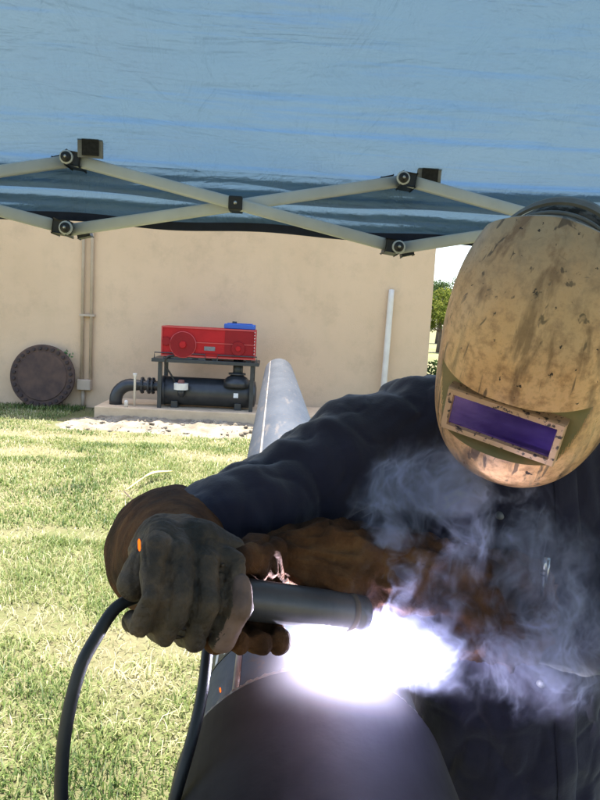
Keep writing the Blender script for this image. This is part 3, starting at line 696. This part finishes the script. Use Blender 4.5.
# body (hidden under the clothes, one continuous figure)
bm = bmesh.new()
rings_mesh(bm, [ellring((.525, 1.28, .80), .15, .11), ellring((.52, 1.28, .92), .16, .115), ellring((.51, 1.26, 1.04), .14, .10), ellring((.495, 1.23, 1.2), .165, .11), ellring((.49, 1.19, 1.34), .15, .085), ellring((.465, 1.12, 1.41), .06, .06)])
chain(bm, [(NECK+Vector((0, .04, -.03)), .058), (HEAD+Vector((.02, .05, -.06)), .055)])
rh = Matrix.Rotation(R(-37), 3, 'Z') @ Matrix.Rotation(R(31), 3, 'X') @ Matrix.Rotation(R(15.5), 3, 'Y')
ellipsoid(bm, HEAD, (.074, .092, .112), rh)
def hp(x, y, z): return HEAD + rh @ Vector((x, y, z))
chain(bm, [(hp(0, -.088, .005), .010), (hp(0, -.106, -.022), .014)])                                # nose
chain(bm, [(hp(-.022, -.078, -.052), .009), (hp(0, -.086, -.052), .010), (hp(.022, -.078, -.052), .009)])  # lips
chain(bm, [(hp(0, -.062, -.085), .028), (hp(0, -.068, -.095), .022)])                              # chin
for s in (-1, 1): ellipsoid(bm, hp(s*.076, .005, -.005), (.01, .02, .03), rh)                        # ears
chain(bm, [(SH_R, .05), (EL_R, .036), (WM_R, .028), (WR_R, .024)]); chain(bm, [(SH_L, .05), (EL_L, .042), (WR_L, .03)])
hipR, hipL = Vector((.44, 1.28, .86)), Vector((.61, 1.28, .86))
knR, knL = Vector((.43, 1.27, .48)), Vector((.66, 1.27, .48)); anR, anL = Vector((.43, 1.34, .10)), Vector((.69, 1.36, .10))
for h_, k_, a_ in ((hipR, knR, anR), (hipL, knL, anL)):
    chain(bm, [(h_, .08), (k_, .052), (a_, .037)]); chain(bm, [(a_, .036), (a_+Vector((-.02, -.15, -.06)), .03)])
chain(bm, [(WR_R, .03), (HR+n1*.03, .025)])
chain(bm, [(WR_L, .03), (WR_L+Vector((-.08, -.03, -.005)), .025)])
b = remesh(bm, .008, 2); body = obj('body', b, 'skin', per, True)
for s in (-1, 1):
    bm = bmesh.new(); ellipsoid(bm, hp(s*.031, -.082, .008), (.011, .008, .008), rh); obj('eye', bm, 'label_white', body, True)
bm = bmesh.new(); ellipsoid(bm, hp(0, .012, .03), (.079, .09, .092), rh); obj('hair', bm, 'hair', body, True)

# jacket
bm = bmesh.new()
rings_mesh(bm, [ellring((.53, 1.29, .62), .215, .18), ellring((.525, 1.28, .80), .21, .175), ellring((.515, 1.27, .96), .205, .17), ellring((.505, 1.25, 1.10), .22, .17),
                ellring((.49, 1.22, 1.22), .235, .165), ellring((.495, 1.20, 1.32), .20, .14, tiltx=.15), ellring((.485, 1.17, 1.38), .155, .105, tiltx=.25), ellring((.465, 1.12, 1.435), .085, .085, tiltx=.35)])
chain(bm, [(SH_R+Vector((.12, .0, .015)), .09), (SH_R, .094), (SH_R.lerp(EL_R, .5)+Vector((0, 0, .012)), .088), (EL_R, .083), (EL_R.lerp(WM_R, .5), .076), (WM_R, .062)], 20)
chain(bm, [(Vector((.36, 1.22, 1.20)), .11), (SH_R.lerp(EL_R, .45)+Vector((.0, .04, -.085)), .085), (EL_R+Vector((.02, .04, -.05)), .07)], 20)
chain(bm, [(SH_L+Vector((-.12, 0, .015)), .09), (SH_L, .092), (SH_L.lerp(EL_L, .5), .082), (EL_L, .076), (EL_L.lerp(WR_L, .6), .066)], 20)
dirR = (WR_R-EL_R).normalized(); dirU = (EL_R-SH_R).normalized()
def jdisp(p):
    near_el = math.exp(-((p-EL_R).length/.16)**2); near_sl = math.exp(-((p-EL_R.lerp(WR_R, .8)).length/.09)**2)
    f_ = .007*ridge(p, 4.2, 1, (1.0, 1.0, .55)) + .004*nz(p, 11, 2) + .0055*ridge(p, 12, 5, (1, 1, .6)) + .0022*ridge(p, 27, 9, (1, 1, .6)) + .0012*nz(p, 40, 3)
    s_ = (p-EL_R).dot(dirR); f_ += near_el*.005*math.sin(s_*95+4*nz(p, 7, 4)) + near_sl*.007*math.sin(s_*120+5*nz(p, 9, 6))
    su = (p-SH_R).dot(dirU); f_ += .006*math.exp(-((p-SH_R.lerp(EL_R, .55)).length/.16)**2)*math.sin(su*60+6*nz(p, 5, 8))
    f_ -= .006*max(0, ridge(p, 8, 21, (1, 1, .5)))**5 + .003*max(0, ridge(p, 17, 22, (1, 1, .6)))**6
    return f_
b = remesh(bm, .0055, 3, jdisp); jacket = obj('jacket', b, 'jacket', per, True)
# collar, placket, pocket flap, snaps
bm = bmesh.new(); rings = []
for z, a_, o_ in ((0, .088, 0), (.03, .092, -.006), (.055, .095, -.012), (.056, .088, -.012), (.02, .08, -.004), (0, .078, 0)):
    rings.append(ellring((.463, 1.115+o_*1.5, 1.415+z), a_, a_*.95, tiltx=.35, k=32))
rings_mesh(bm, rings, caps=False); obj('collar', bm, 'jacket', jacket, True)
def front_y(x, z):                           # jacket front surface by casting at the mesh
    ok, loc, nn, _ = jacket.ray_cast(Vector((x, .2, z)), Vector((0, 1, 0)))
    return (loc, nn) if ok else (Vector((x, 1.08, z)), Vector((0, -1, 0)))
bpy.context.view_layer.update()
def strip(x0, x1, z0, z1, off, nx_=10, nz_=24):
    vv = []; ff = []
    for j in range(nz_+1):
        for i in range(nx_+1):
            x = x0+(x1-x0)*i/nx_; z = z0+(z1-z0)*j/nz_; loc, nn = front_y(x + (z-1.1)*-.14, z); e = .4 if i in (0, nx_) or j in (0, nz_) else 1
            vv.append(loc + Vector((0, -1, 0))*(off*e))
    ff = [(j*(nx_+1)+i, j*(nx_+1)+i+1, (j+1)*(nx_+1)+i+1, (j+1)*(nx_+1)+i) for j in range(nz_) for i in range(nx_)]
    return vv, ff
vv, ff = strip(.50, .54, .64, 1.33, .005, 8, 80); obj_ = pydata('placket', vv, ff, 'jacket', jacket, True)
vv, ff = strip(.385, .475, 1.045, 1.155, .004, 12, 12); pk = pydata('pocket', vv, ff, 'jacket', jacket, True)
vv, ff = strip(.38, .48, 1.15, 1.185, .009, 12, 6); fl_ = pydata('pocket_flap', vv, ff, 'jacket', jacket, True)
for px, py in ((500, 516), (545, 690), (470, 500)):
    q = P(px, py, 1.07); loc, nn = front_y(q.x, q.z); obj('snap', cyl(loc+Vector((0, .002, 0)), loc-Vector((0, .008, 0)), .007, .005, 14), 'grey_plastic', jacket, True)
# pen clipped at the pocket
q0, q1 = P(547, 556, 1.06), P(541, 594, 1.06); l0, _ = front_y(q0.x, q0.z); l1, _ = front_y(q1.x, q1.z)
yy = min(l0.y, l1.y)-.012; q0 = P(547, 557, yy); q1 = P(541, 596, yy)
pe = thing('pen', 'shiny silver pen clipped to the jacket chest pocket', 'pen', q1)
obj('barrel', tube([q0, q0.lerp(q1, .15), q0.lerp(q1, .2), q0.lerp(q1, .55), q0.lerp(q1, .6), q0.lerp(q1, 1.0)], [.006, .0065, .0075, .006, .005, .0015], 14), 'chrome', pe, True)
obj('clip', tube([q0+Vector((0, -.009, -.002)), q0.lerp(q1, .6)+Vector((0, -.010, 0))], .002, 6), 'chrome', pe, True)
for f_ in (.3, .42): obj('band', tube([q0.lerp(q1, f_), q0.lerp(q1, f_+.04)], .0079, 14), 'black_plastic', pe, True)

# trousers and boots
bm = bmesh.new()
rings_mesh(bm, [ellring((.525, 1.28, .80), .17, .135), ellring((.52, 1.275, .95), .175, .135)])
for h_, k_, a_ in ((hipR, knR, anR), (hipL, knL, anL)): chain(bm, [(h_, .10), (k_, .075), (a_+Vector((0, 0, .02)), .068)], 18)
tr = obj('trousers', remesh(bm, .009, 3, lambda p: .006*ridge(p, 7, 2)+.003*nz(p, 16, 3)), 'trousers', per, True)
for a_ in (anR, anL):
    bm = bmesh.new(); chain(bm, [(a_+Vector((0, .01, .06)), .05), (a_+Vector((0, .01, -.05)), .052)]); chain(bm, [(a_+Vector((0, .03, -.075)), .042), (a_+Vector((-.02, -.12, -.08)), .045), (a_+Vector((-.025, -.19, -.085)), .038)])
    bt = obj('boot', remesh(bm, .007, 3), 'boot', per, True)
    c = a_+Vector((-.01, -.08, 0)); obj('sole', box(c.x-.05, c.x+.05, c.y-.15, c.y+.14, -.045, -.02), 'black_plastic', bt, bevel=.01)
# skull cap over the hair
bm = bmesh.new(); ellipsoid(bm, hp(0, .015, .075), (.104, .118, .122), rh)
obj('cap', remesh(bm, .006, 1, lambda p: .002*nz(p, 40, 2)), 'cap', per, True)

# ---- right glove: fist closed round the torch, back of hand and fingers towards the camera
bm = bmesh.new()
def fp(s, a, b_): return HR + ta*s + n1*a + n2*b_
offs = (.053, .018, -.017, -.050)            # index .. little finger along the torch axis
lens = (1.0, 1.06, 1.0, .86)
mcps = []
for s, L in zip(offs, lens):
    mcp = fp(s*1.0, .046, .018); pip = fp(s, .008, .055*L**.3); dip = fp(s*.98+.002, -.038*L, .040); tip = fp(s*.96+.004, -.046*L, .006)
    mcps.append(mcp)
    chain(bm, [(mcp, .0158), (pip, .0157), (dip, .0148), (tip, .0136)], 14)
wr = WR_R
for k, mc in enumerate(mcps):
    chain(bm, [(mc, .0162), (mc.lerp(wr, .25)+n1*.006, .019), (mc.lerp(wr, .55)+n1*.012, .028), (wr, .045)], 14)
chain(bm, [(fp(-.05, .0, -.005), .02), (fp(-.03, .03, -.02), .028), (wr, .05)], 14)
chain(bm, [(fp(.055, .045, -.015), .026), (fp(.02, .05, -.02), .034), (wr, .05)], 14)
chain(bm, [(fp(.0, .03, -.02), .026), (fp(.05, .012, -.037), .018), (fp(.09, -.006, -.036), .0155), (fp(.11, -.016, -.028), .0135)], 14)   # thumb behind the torch
def gdisp(p): return -.0020*max(0, ridge(p, 24, 11, (1, 1, .7)))**8 - .0008*max(0, ridge(p, 60, 12))**5 + .0022*ridge(p, 22, 3) + .0016*nz(p, 45, 4) + .0042*ridge(p, 12, 7, (1.2, 1, .8)) - .004
b = remesh(bm, .0026, 2, gdisp); gl_r = obj('glove', b, 'glove_dark', per, True); tag(gl_r, 'dark soot stained glove closed round the torch')
# index finger layer, its pinkish arc light painted as colour
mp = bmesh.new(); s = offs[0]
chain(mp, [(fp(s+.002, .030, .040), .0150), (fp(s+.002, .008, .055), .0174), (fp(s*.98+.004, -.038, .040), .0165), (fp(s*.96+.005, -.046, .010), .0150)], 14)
o = obj('finger_lit', remesh(mp, .003, 3, gdisp), 'glove_lit', gl_r, True); tag(o, 'pale pinkish arc light painted on the leather of the index finger')
# brown gauntlet cuff
def cuff(c0, c1, r_a, r_b, seed, squash=1.0):
    x, y, d = frame_of(c1-c0); bm = bmesh.new(); K = 64; J = 26; rings = []
    for j in range(J+1):
        q = j/J; c = c0.lerp(c1, q)
        rr_ = [(r_a+(r_b-r_a)*q**.8)*(1+.05*ridge((math.cos(2*PI*i/K), math.sin(2*PI*i/K), q*2.2), 1.6, seed)+.03*noise.noise(Vector((math.cos(2*PI*i/K)*3, math.sin(2*PI*i/K)*3, q*7+seed)))) for i in range(K)]
        rings.append([c + x*math.cos(2*PI*i/K)*rr_[i] + y*math.sin(2*PI*i/K)*rr_[i]*squash for i in range(K)])
    inner = [[c1.lerp(c0, k*.35)+(p-c1)*(1-.04-.33*k) for p in rings[-1]] for k in (0, 1)]
    rings_mesh(bm, rings+inner, caps=False); return bm
cR0 = P(172, 556, .775); cR1 = P(174, 552, .985)
o = obj('cuff', cuff(cR0, cR1, .036, .099, 3), 'glove_brown', gl_r, True); tag(o, 'flared brown leather gauntlet cuff')

# ---- left glove: supports the torch from behind and below
bm = bmesh.new()
LS = T0 + ta*.105
def lp(s, a, b_): return LS + ta*s + n1*a + n2*b_
palm = lp(.04, .02, -.075)
for s, L in zip((-.042, -.012, .016, .042), (1, 1.05, 1, .9)):
    chain(bm, [(lp(s+.02, .012, -.05), .019), (lp(s+.004, -.026, -.036), .0165), (lp(s-.004, -.046*L, -.002), .0155), (lp(s-.010, -.040*L, .030*L), .0140)], 14)
    chain(bm, [(lp(s+.02, .012, -.05), .021), (palm+ta*(s*.6+.03), .03), (WR_L, .042)], 14)
chain(bm, [(palm+ta*.03, .026), (lp(.01, .045, -.035), .019), (lp(-.02, .046, -.014), .0155), (lp(-.04, .044, .0), .0135)], 14)
chain(bm, [(lp(.0, .034, -.05), .026), (lp(.03, .035, -.06), .036), (palm, .038)], 16)
chain(bm, [(palm, .035), (palm.lerp(WR_L, .5)+Vector((0, 0, .012)), .045), (WR_L, .05)], 16)
def gdisp2(p): return -.006*max(0, ridge(p, 22, 14, (1.4, 1, .7)))**6 + .006*ridge(p, 13, 9, (1.2, 1, .6)) + .004*ridge(p, 26, 2) + .002*nz(p, 50, 4) - .004
gl_l = obj('glove', remesh(bm, .0036, 3, gdisp2), 'glove_brown', per, True); tag(gl_l, 'creased brown leather glove steadying the torch')
cL0 = palm + ta*.0 + n1*.018; cL1 = WR_L.lerp(EL_L, .55)
x_, y_, d_ = frame_of(cL1-cL0); bm = bmesh.new(); K, J = 90, 60; rings = []
for j in range(J+1):
    q = j/J; c = cL0.lerp(cL1, q); ring = []
    for i in range(K):
        a = 2*PI*i/K; ca, sa = math.cos(a), math.sin(a)
        w1 = ridge((ca*.9, sa*.9, q*2.6), 2.1, 3); w2 = ridge((ca*1.2+q*1.5, sa*1.2, q*3.5), 3.3, 6)
        rr_ = (.022+.028*min(1, q*6)**.7+.028*q)*(1+.26*w1+.13*w2-.10*max(0, ridge((ca*1.6+q*2.2, sa*1.6, q*5), 2.4, 11))**6); ring.append(c + x_*ca*rr_ + y_*sa*rr_)
    rings.append(ring)
rings += [[cL1+(p-cL1)*.93 for p in rings[-1]], [cL1.lerp(cL0, .3)+(p-cL1)*.75 for p in rings[-1]]]
rings_mesh(bm, rings, caps=False); o = obj('cuff', bm, 'glove_brown', gl_l, True); tag(o, 'deeply wrinkled brown gauntlet cuff')

# ------------------------------------------------------------------ welding helmet
hel = thing('welding_helmet', 'scuffed tan welding helmet with purple lens worn by the welder', 'helmet', HEAD)
HO = HEAD + rh @ Vector((0, -.005, .0))
def hw(x, y, z): return HO + rh @ Vector((x, y, z))
def prof_f(z):
    lo = .5
    if z < -.02:
        q = min(.985, (-.02-z)/.165); lo_ = (1-q**2.5)**(1/2.5)
    else: lo_ = 1
    top = 1-.20*max(0, (z-.02)/.20)**2.0
    return lo_, top
ZB, ZT = -.175, .222
LZ0, LZ1 = -.077, .017                       # lens pocket, bottom and ledge
def shell_xy(th, z, inset=0):
    lo_, top = prof_f(z)
    W = .125*(.25+.75*lo_)*top - inset; Dp = .156*(.30+.70*lo_)*(1-.58*max(0, (z-.0)/.222)**2.2) - inset
    e = 2/2.25
    s_, c_ = math.sin(th), math.cos(th)
    return math.copysign(abs(s_)**e, s_)*W, -math.copysign(abs(c_)**e, c_)*Dp if c_ > 0 else .10*abs(c_)*2.2
PL_Y = lambda z: -.118 + (z-(LZ0+LZ1)/2)*.25  # flat of the lens pocket, slightly tipped
zs = list(np.linspace(ZB, LZ0-.012, 26)) + [LZ0-.004, LZ0-.0005, LZ0+.0005] + list(np.linspace(LZ0+.006, LZ1-.006, 14)) + [LZ1-.0006, LZ1+.0006, LZ1+.005] + list(np.linspace(LZ1+.012, ZT, 36))
ths = np.linspace(-R(104), R(104), 440)
vv = []; nt_ = len(ths); pocket = set()
for inset in (0, .004):
    for z in zs:
        for th in ths:
            x, y = shell_xy(th, z, inset)
            if LZ0 < z < LZ1 and abs(x) < .104:
                if PL_Y(z)+inset > y+1e-5: pocket.add(len(vv))
                y = max(y, PL_Y(z)+inset)
            zz = z if z < 0 else z*(1-.42*(z/ZT)*(abs(th)/R(104))**1.5)
            vv.append(hw(x, y, zz))
nzs = len(zs); ff = []
for lay in (0, 1):
    o_ = lay*nzs*nt_
    for j in range(nzs-1):
        for i in range(nt_-1):
            q = (o_+j*nt_+i, o_+j*nt_+i+1, o_+(j+1)*nt_+i+1, o_+(j+1)*nt_+i); ff.append(q if lay == 0 else q[::-1])
L1 = nzs*nt_
for i in range(nt_-1):
    ff.append((i+1, i, L1+i, L1+i+1)); a_ = (nzs-1)*nt_+i; ff.append((a_, a_+1, L1+a_+1, L1+a_))
for j in range(nzs-1):
    ff.append((j*nt_, (j+1)*nt_, L1+(j+1)*nt_, L1+j*nt_)); a_ = j*nt_+nt_-1; ff.append((a_+nt_, a_, L1+a_, L1+a_+nt_))
me = bpy.data.meshes.new('shell'); me.from_pydata(vv, [], ff); me.update(); 
MH = (Matrix.Translation(HO) @ rh.to_4x4())
me.transform(MH.inverted())
shell = link('shell', me, 'helmet', hel, True)
shell.matrix_world = MH
me.materials.append(M['recess'])
for pg in me.polygons:
    if all(v in pocket for v in pg.vertices) or sum(v in pocket for v in pg.vertices) == 2: pg.material_index = 1
bpy.context.view_layer.update()
me.set_sharp_from_angle(angle=R(35))
# lens housing
lzc = -.041; tiltm = Matrix.Rotation(R(-12), 4, 'X')
LM = MH @ Matrix.Translation((0, -.112, lzc)) @ tiltm
def lbox(x0, x1, y0, y1, z0, z1):
    return box(x0, x1, y0, y1, z0, z1)
def lput(name, bm, mat, par, bevel=0, smooth=False):
    if bevel: bmesh.ops.bevel(bm, geom=list(bm.edges), offset=bevel, segments=2, affect='EDGES')
    bmesh.ops.recalc_face_normals(bm, faces=bm.faces)
    me = bpy.data.meshes.new(name); bm.to_mesh(me); bm.free(); o = link(name, me, mat, par, smooth); o.matrix_world = LM; bpy.context.view_layer.update(); return o
LW, LH = .0765, .0315
bm = bmesh.new()
def rr4(w_, h_, y): return [Vector((sx*w_, y, sz*h_)) for sx, sz in ((-1, -1), (1, -1), (1, 1), (-1, 1))]
rings_mesh(bm, [rr4(LW, LH, .02), rr4(LW, LH, -.026), rr4(LW-.0015, LH-.0015, -.029), rr4(LW-.0085, LH-.0085, -.029), rr4(LW-.0095, LH-.0095, -.022), rr4(LW-.0095, LH-.0095, .02), rr4(LW, LH, .02)], caps=False)
fr = lput('lens_frame', bm, 'lens_frame', hel)
lput('lens', lbox(-LW+.0096, LW-.0096, -.023, -.018, -LH+.0096, LH-.0096), 'lens', fr)
# headband arching over the crown, with slots
bm = bmesh.new(); K = 40; rings = []
def band_pt(a, rr_, y): return Vector((rr_*math.sin(a), y, .085+rr_*1.28*math.cos(a)))
for (nm, y0, y1, ro, mat) in (('headband', -.066, -.030, .098, 'grey_plastic'), ('headband_strap', .0, .018, .100, 'grey_plastic')):
    bm = bmesh.new(); rings = []
    for k in range(K+1):
        a = R(-88)+R(176)*k/K
        rings.append([band_pt(a, ro, y0), band_pt(a, ro+.0015, (y0+y1)/2), band_pt(a, ro, y1), band_pt(a, ro-.003, y1), band_pt(a, ro-.003, y0)])
    rings_mesh(bm, rings)
    for v in bm.verts: v.co = MH @ v.co
    hb = obj(nm, bm, mat, hel, False)
    if nm == 'headband':
        for k in range(13):
            a = R(-48)+R(96)*k/12; p0 = MH @ band_pt(a, ro+.0012, -.048); p1 = MH @ band_pt(a, ro+.0030, -.048)
            obj('slot', cyl(p0, p1, .0042, seg=8), 'black_plastic', hb)
        for y in (y0, y1):
            obj('rim', tube([MH @ band_pt(R(-88)+R(176)*k/30, ro+.001, y) for k in range(31)], .0028, 6), 'grey_plastic', hb, True)
for s in (-1, 1):
    obj('pivot_knob', cyl(MH @ Vector((s*.098, .03, .06)), MH @ Vector((s*.128, .03, .06)), .024, .02, 20), 'black_plastic', hel, True)

# ------------------------------------------------------------------ torch, cable, arc
tor = thing('welding_torch', 'grey welding torch gripped in the dark glove over the joint', 'torch', T0)
tb = obj('handle', tube([T0-ta*.03, T0-ta*.025, T0+ta*.02, T0+ta*.07, T1-ta*.012, T1-ta*.002, T1], [.009, .014, .0205, .025, .0255, .0255, .021], 28), 'torch', tor, True)
obj('collar', tube([T1-ta*.03, T1-ta*.022], .0268, 28), 'stand_steel', tb, True)
ARC = Vector((PIPE_X+(PIPE_R+.004)*math.sin(R(9)), JOINT+.012, PIPE_Z+(PIPE_R+.004)*math.cos(R(9))))
obj('nozzle', tube([T1-ta*.004, T1+ta*.006-n1*.006, T1.lerp(ARC, .35)+ta*.004], [.012, .011, .008], 16), 'copper', tor, True)
obj('electrode', tube([T1.lerp(ARC, .33)+ta*.004, ARC+Vector((0, 0, .004))], .002, 8), 'copper', tor, True)
cp = catmull([T0-ta*.01, P(140, 596, .735), P(116, 608, .72), P(97, 636, .70), P(78, 675, .68), P(63, 750, .66), P(66, 830, .65), P(105, 900, .66), P(150, 870, .68), P(180, 780, .71), P(200, 705, .75), P(208, 645, .80), P(212, 600, .86),
              Vector((.02, 1.3, 1.092)), Vector((.20, 1.62, 1.07)), Vector((.29, 1.72, .9)), Vector((.36, 1.8, .3)), Vector((.5, 1.9, .0)), Vector((1.2, 2.2, -.01)), Vector((2.4, 2.3, -.01))], 12)
tag(obj('welding_cable', tube(cp, .0072, 14), 'rubber', None, True), 'thick black rubber cable looping down from the gloved fist', 'cable')
# cable clip marks: black and white scale tape hanging on the flank of the pipe
t = thing('marking_tape', 'narrow black tape with white tick marks wrapped on the pipe flank', 'tape', (PIPE_X-.17, 1.03, PIPE_Z))
def arcstrip(y0, y1, a0, a1, off, k=16):
    rings = []
    for j in range(k+1):
        a = a0+(a1-a0)*j/k; q = Vector((math.cos(a), 0, math.sin(a))); c0 = Vector((PIPE_X, 0, PIPE_Z))
        rings.append([c0+q*(PIPE_R+off)+Vector((0, y0, 0)), c0+q*(PIPE_R+off)+Vector((0, y1, 0)), c0+q*(PIPE_R+.0003)+Vector((0, y1, 0)), c0+q*(PIPE_R+.0003)+Vector((0, y0, 0))])
    bm = bmesh.new(); rings_mesh(bm, rings); return bm
tp = obj('band', arcstrip(1.0, 1.045, R(112), R(215), .0012), 'black_plastic', t)
for k in range(14):
    a = R(116+k*7); obj('tick', arcstrip(1.008 if k % 2 else 1.004, 1.02 if k % 2 else 1.036, a, a+R(2.2), .0017, 2), 'label_white', t)
# sparks
for (px, py, Y, L) in ((139, 545, .668, 10), (220, 690, .80, 4)):
    a_ = P(px, py-L*.6, Y); b_ = P(px+.5, py+L*.6, Y); tag(obj('spark', tube([a_, a_.lerp(b_, .2), a_.lerp(b_, .8), b_], [.0005, .0015 if L > 5 else .001, .0014 if L > 5 else .001, .0005], 8), 'spark', None, True),
        'glowing orange spark streak in front of the dark glove' if L > 5 else 'tiny orange spark above the pipe flank', 'spark')
# arc: hot core, added glow volume imitating bloom round it, and its light
ar = thing('welding_arc', 'blinding white welding arc at the pipe joint', 'arc', ARC)
bm = bmesh.new(); bmesh.ops.create_icosphere(bm, subdivisions=4, radius=1)
for v in bm.verts:
    s = .011*(1+.35*noise.noise(v.co*2.2)+.18*noise.noise(v.co*5)); v.co = ARC + Vector((v.co.x*s*1.1, v.co.y*s*.8-.004, v.co.z*s*.85+.002))
obj('arc_core', bm, 'arc', ar, True)
PLC = ARC + Vector((-.006, -.040, .004))  # glow centre moved towards the camera so the bloom covers the near pipe
mt, n, l, out = newmat('arc_bloom')
tc = n.new('ShaderNodeTexCoord'); vm = n.new('ShaderNodeVectorMath'); vm.operation = 'SUBTRACT'; vm.inputs[1].default_value = PLC; l.new(tc.outputs['Object'], vm.inputs[0])
ln = n.new('ShaderNodeVectorMath'); ln.operation = 'LENGTH'; l.new(vm.outputs[0], ln.inputs[0])
GR = .135
q = mth(n, l, 'SUBTRACT', 1.0, mth(n, l, 'DIVIDE', ln.outputs['Value'], GR), clamp=True)
q = mth(n, l, 'POWER', q, 3.6)
em = n.new('ShaderNodeEmission'); em.inputs[0].default_value = (.80, .74, 1.0, 1); l.new(mth(n, l, 'MULTIPLY', q, 60.0), em.inputs[1])
l.new(em.outputs[0], out.inputs['Volume']); mt.cycles.volume_step_rate = .6
M['bloom'] = mt
bm = bmesh.new(); bmesh.ops.create_icosphere(bm, subdivisions=4, radius=GR)
for v in bm.verts: v.co += PLC
obj('arc_bloom', bm, 'bloom', ar, True)
pl = bpy.data.lights.new('arc_light', 'POINT'); pl.energy = 20; pl.color = (.80, .78, 1); pl.shadow_soft_size = .004
po = bpy.data.objects.new('arc_light', pl); COL.objects.link(po); po.location = ARC + Vector((0, .006, .003)); po.parent = ar; po.matrix_parent_inverse = Matrix.Translation(-ARC)

# ------------------------------------------------------------------ welding smoke
mt, n, l, out = newmat('smoke')
tc = n.new('ShaderNodeTexCoord'); pos = tc.outputs['Object']
wn = n.new('ShaderNodeTexNoise'); wn.inputs['Scale'].default_value = 9; wn.inputs['Detail'].default_value = 2; l.new(pos, wn.inputs['Vector'])
s1 = n.new('ShaderNodeVectorMath'); s1.operation = 'SUBTRACT'; s1.inputs[1].default_value = (.5, .5, .5); l.new(wn.outputs['Color'], s1.inputs[0])
s2 = n.new('ShaderNodeVectorMath'); s2.operation = 'SCALE'; s2.inputs['Scale'].default_value = .16; l.new(s1.outputs[0], s2.inputs[0])
s3 = n.new('ShaderNodeVectorMath'); s3.operation = 'ADD'; l.new(pos, s3.inputs[0]); l.new(s2.outputs[0], s3.inputs[1]); wp = s3.outputs[0]
n1_ = tex(n, l, 'noise', 17, 3, .55, vec=wp, stretch=(1, 1, .55)); n2_ = tex(n, l, 'noise', 8, 4, .6, vec=wp); n3_ = tex(n, l, 'noise', 34, 2, .5, vec=wp, stretch=(1, 1, .6))
rid = mth(n, l, 'POWER', mth(n, l, 'SUBTRACT', 1.0, mth(n, l, 'ABSOLUTE', mth(n, l, 'MULTIPLY_ADD', n1_, 20.0, -10.0)), clamp=True), 1.6)
rid3 = mth(n, l, 'POWER', mth(n, l, 'SUBTRACT', 1.0, mth(n, l, 'ABSOLUTE', mth(n, l, 'MULTIPLY_ADD', n3_, 14.0, -7.0)), clamp=True), 1.6)
wisps = mth(n, l, 'ADD', mth(n, l, 'MULTIPLY', rid, .9), mth(n, l, 'MULTIPLY', rid3, .4))
clump = mth(n, l, 'MULTIPLY_ADD', n2_, 6.0, -2.6, clamp=True)
base = mth(n, l, 'MULTIPLY', clump, mth(n, l, 'ADD', wisps, .07))
def env(c, s, amp, pw=1.0):
    a = n.new('ShaderNodeVectorMath'); a.operation = 'SUBTRACT'; a.inputs[1].default_value = c; l.new(wp, a.inputs[0])
    b = n.new('ShaderNodeVectorMath'); b.operation = 'DIVIDE'; b.inputs[1].default_value = s; l.new(a.outputs[0], b.inputs[0])
    d = n.new('ShaderNodeVectorMath'); d.operation = 'LENGTH'; l.new(b.outputs[0], d.inputs[0])
    return mth(n, l, 'MULTIPLY', mth(n, l, 'POWER', mth(n, l, 'SUBTRACT', 1.0, d.outputs['Value'], clamp=True), pw), amp)
E = [env(P(388, 610, .90), (.06, .055, .11), 260), env(P(455, 520, .95), (.15, .08, .17), 120), env(P(515, 615, .94), (.19, .10, .16), 50), env(P(410, 635, .89), (.08, .06, .09), 120)]
tot = E[0]
for e in E[1:]: tot = mth(n, l, 'ADD', tot, e)
den = mth(n, l, 'MULTIPLY', base, tot)
pv = n.new('ShaderNodeVolumePrincipled'); pv.inputs['Color'].default_value = (.70, .74, 1.0, 1); pv.inputs['Anisotropy'].default_value = .2; l.new(den, pv.inputs['Density'])
l.new(pv.outputs[0], out.inputs['Volume']); mt.cycles.volume_step_rate = .45; M['smoke'] = mt
bm = bmesh.new(); bmesh.ops.create_icosphere(bm, subdivisions=4, radius=1)
for v in bm.verts:
    s = 1+.08*noise.noise(v.co*2); v.co = Vector((.36+v.co.x*.34*s, .93+v.co.y*.13*s, 1.19+v.co.z*.27*s))
tag(obj('smoke', bm, 'smoke', None, True), 'bluish white welding smoke drifting up from the arc', 'smoke', kind='stuff')
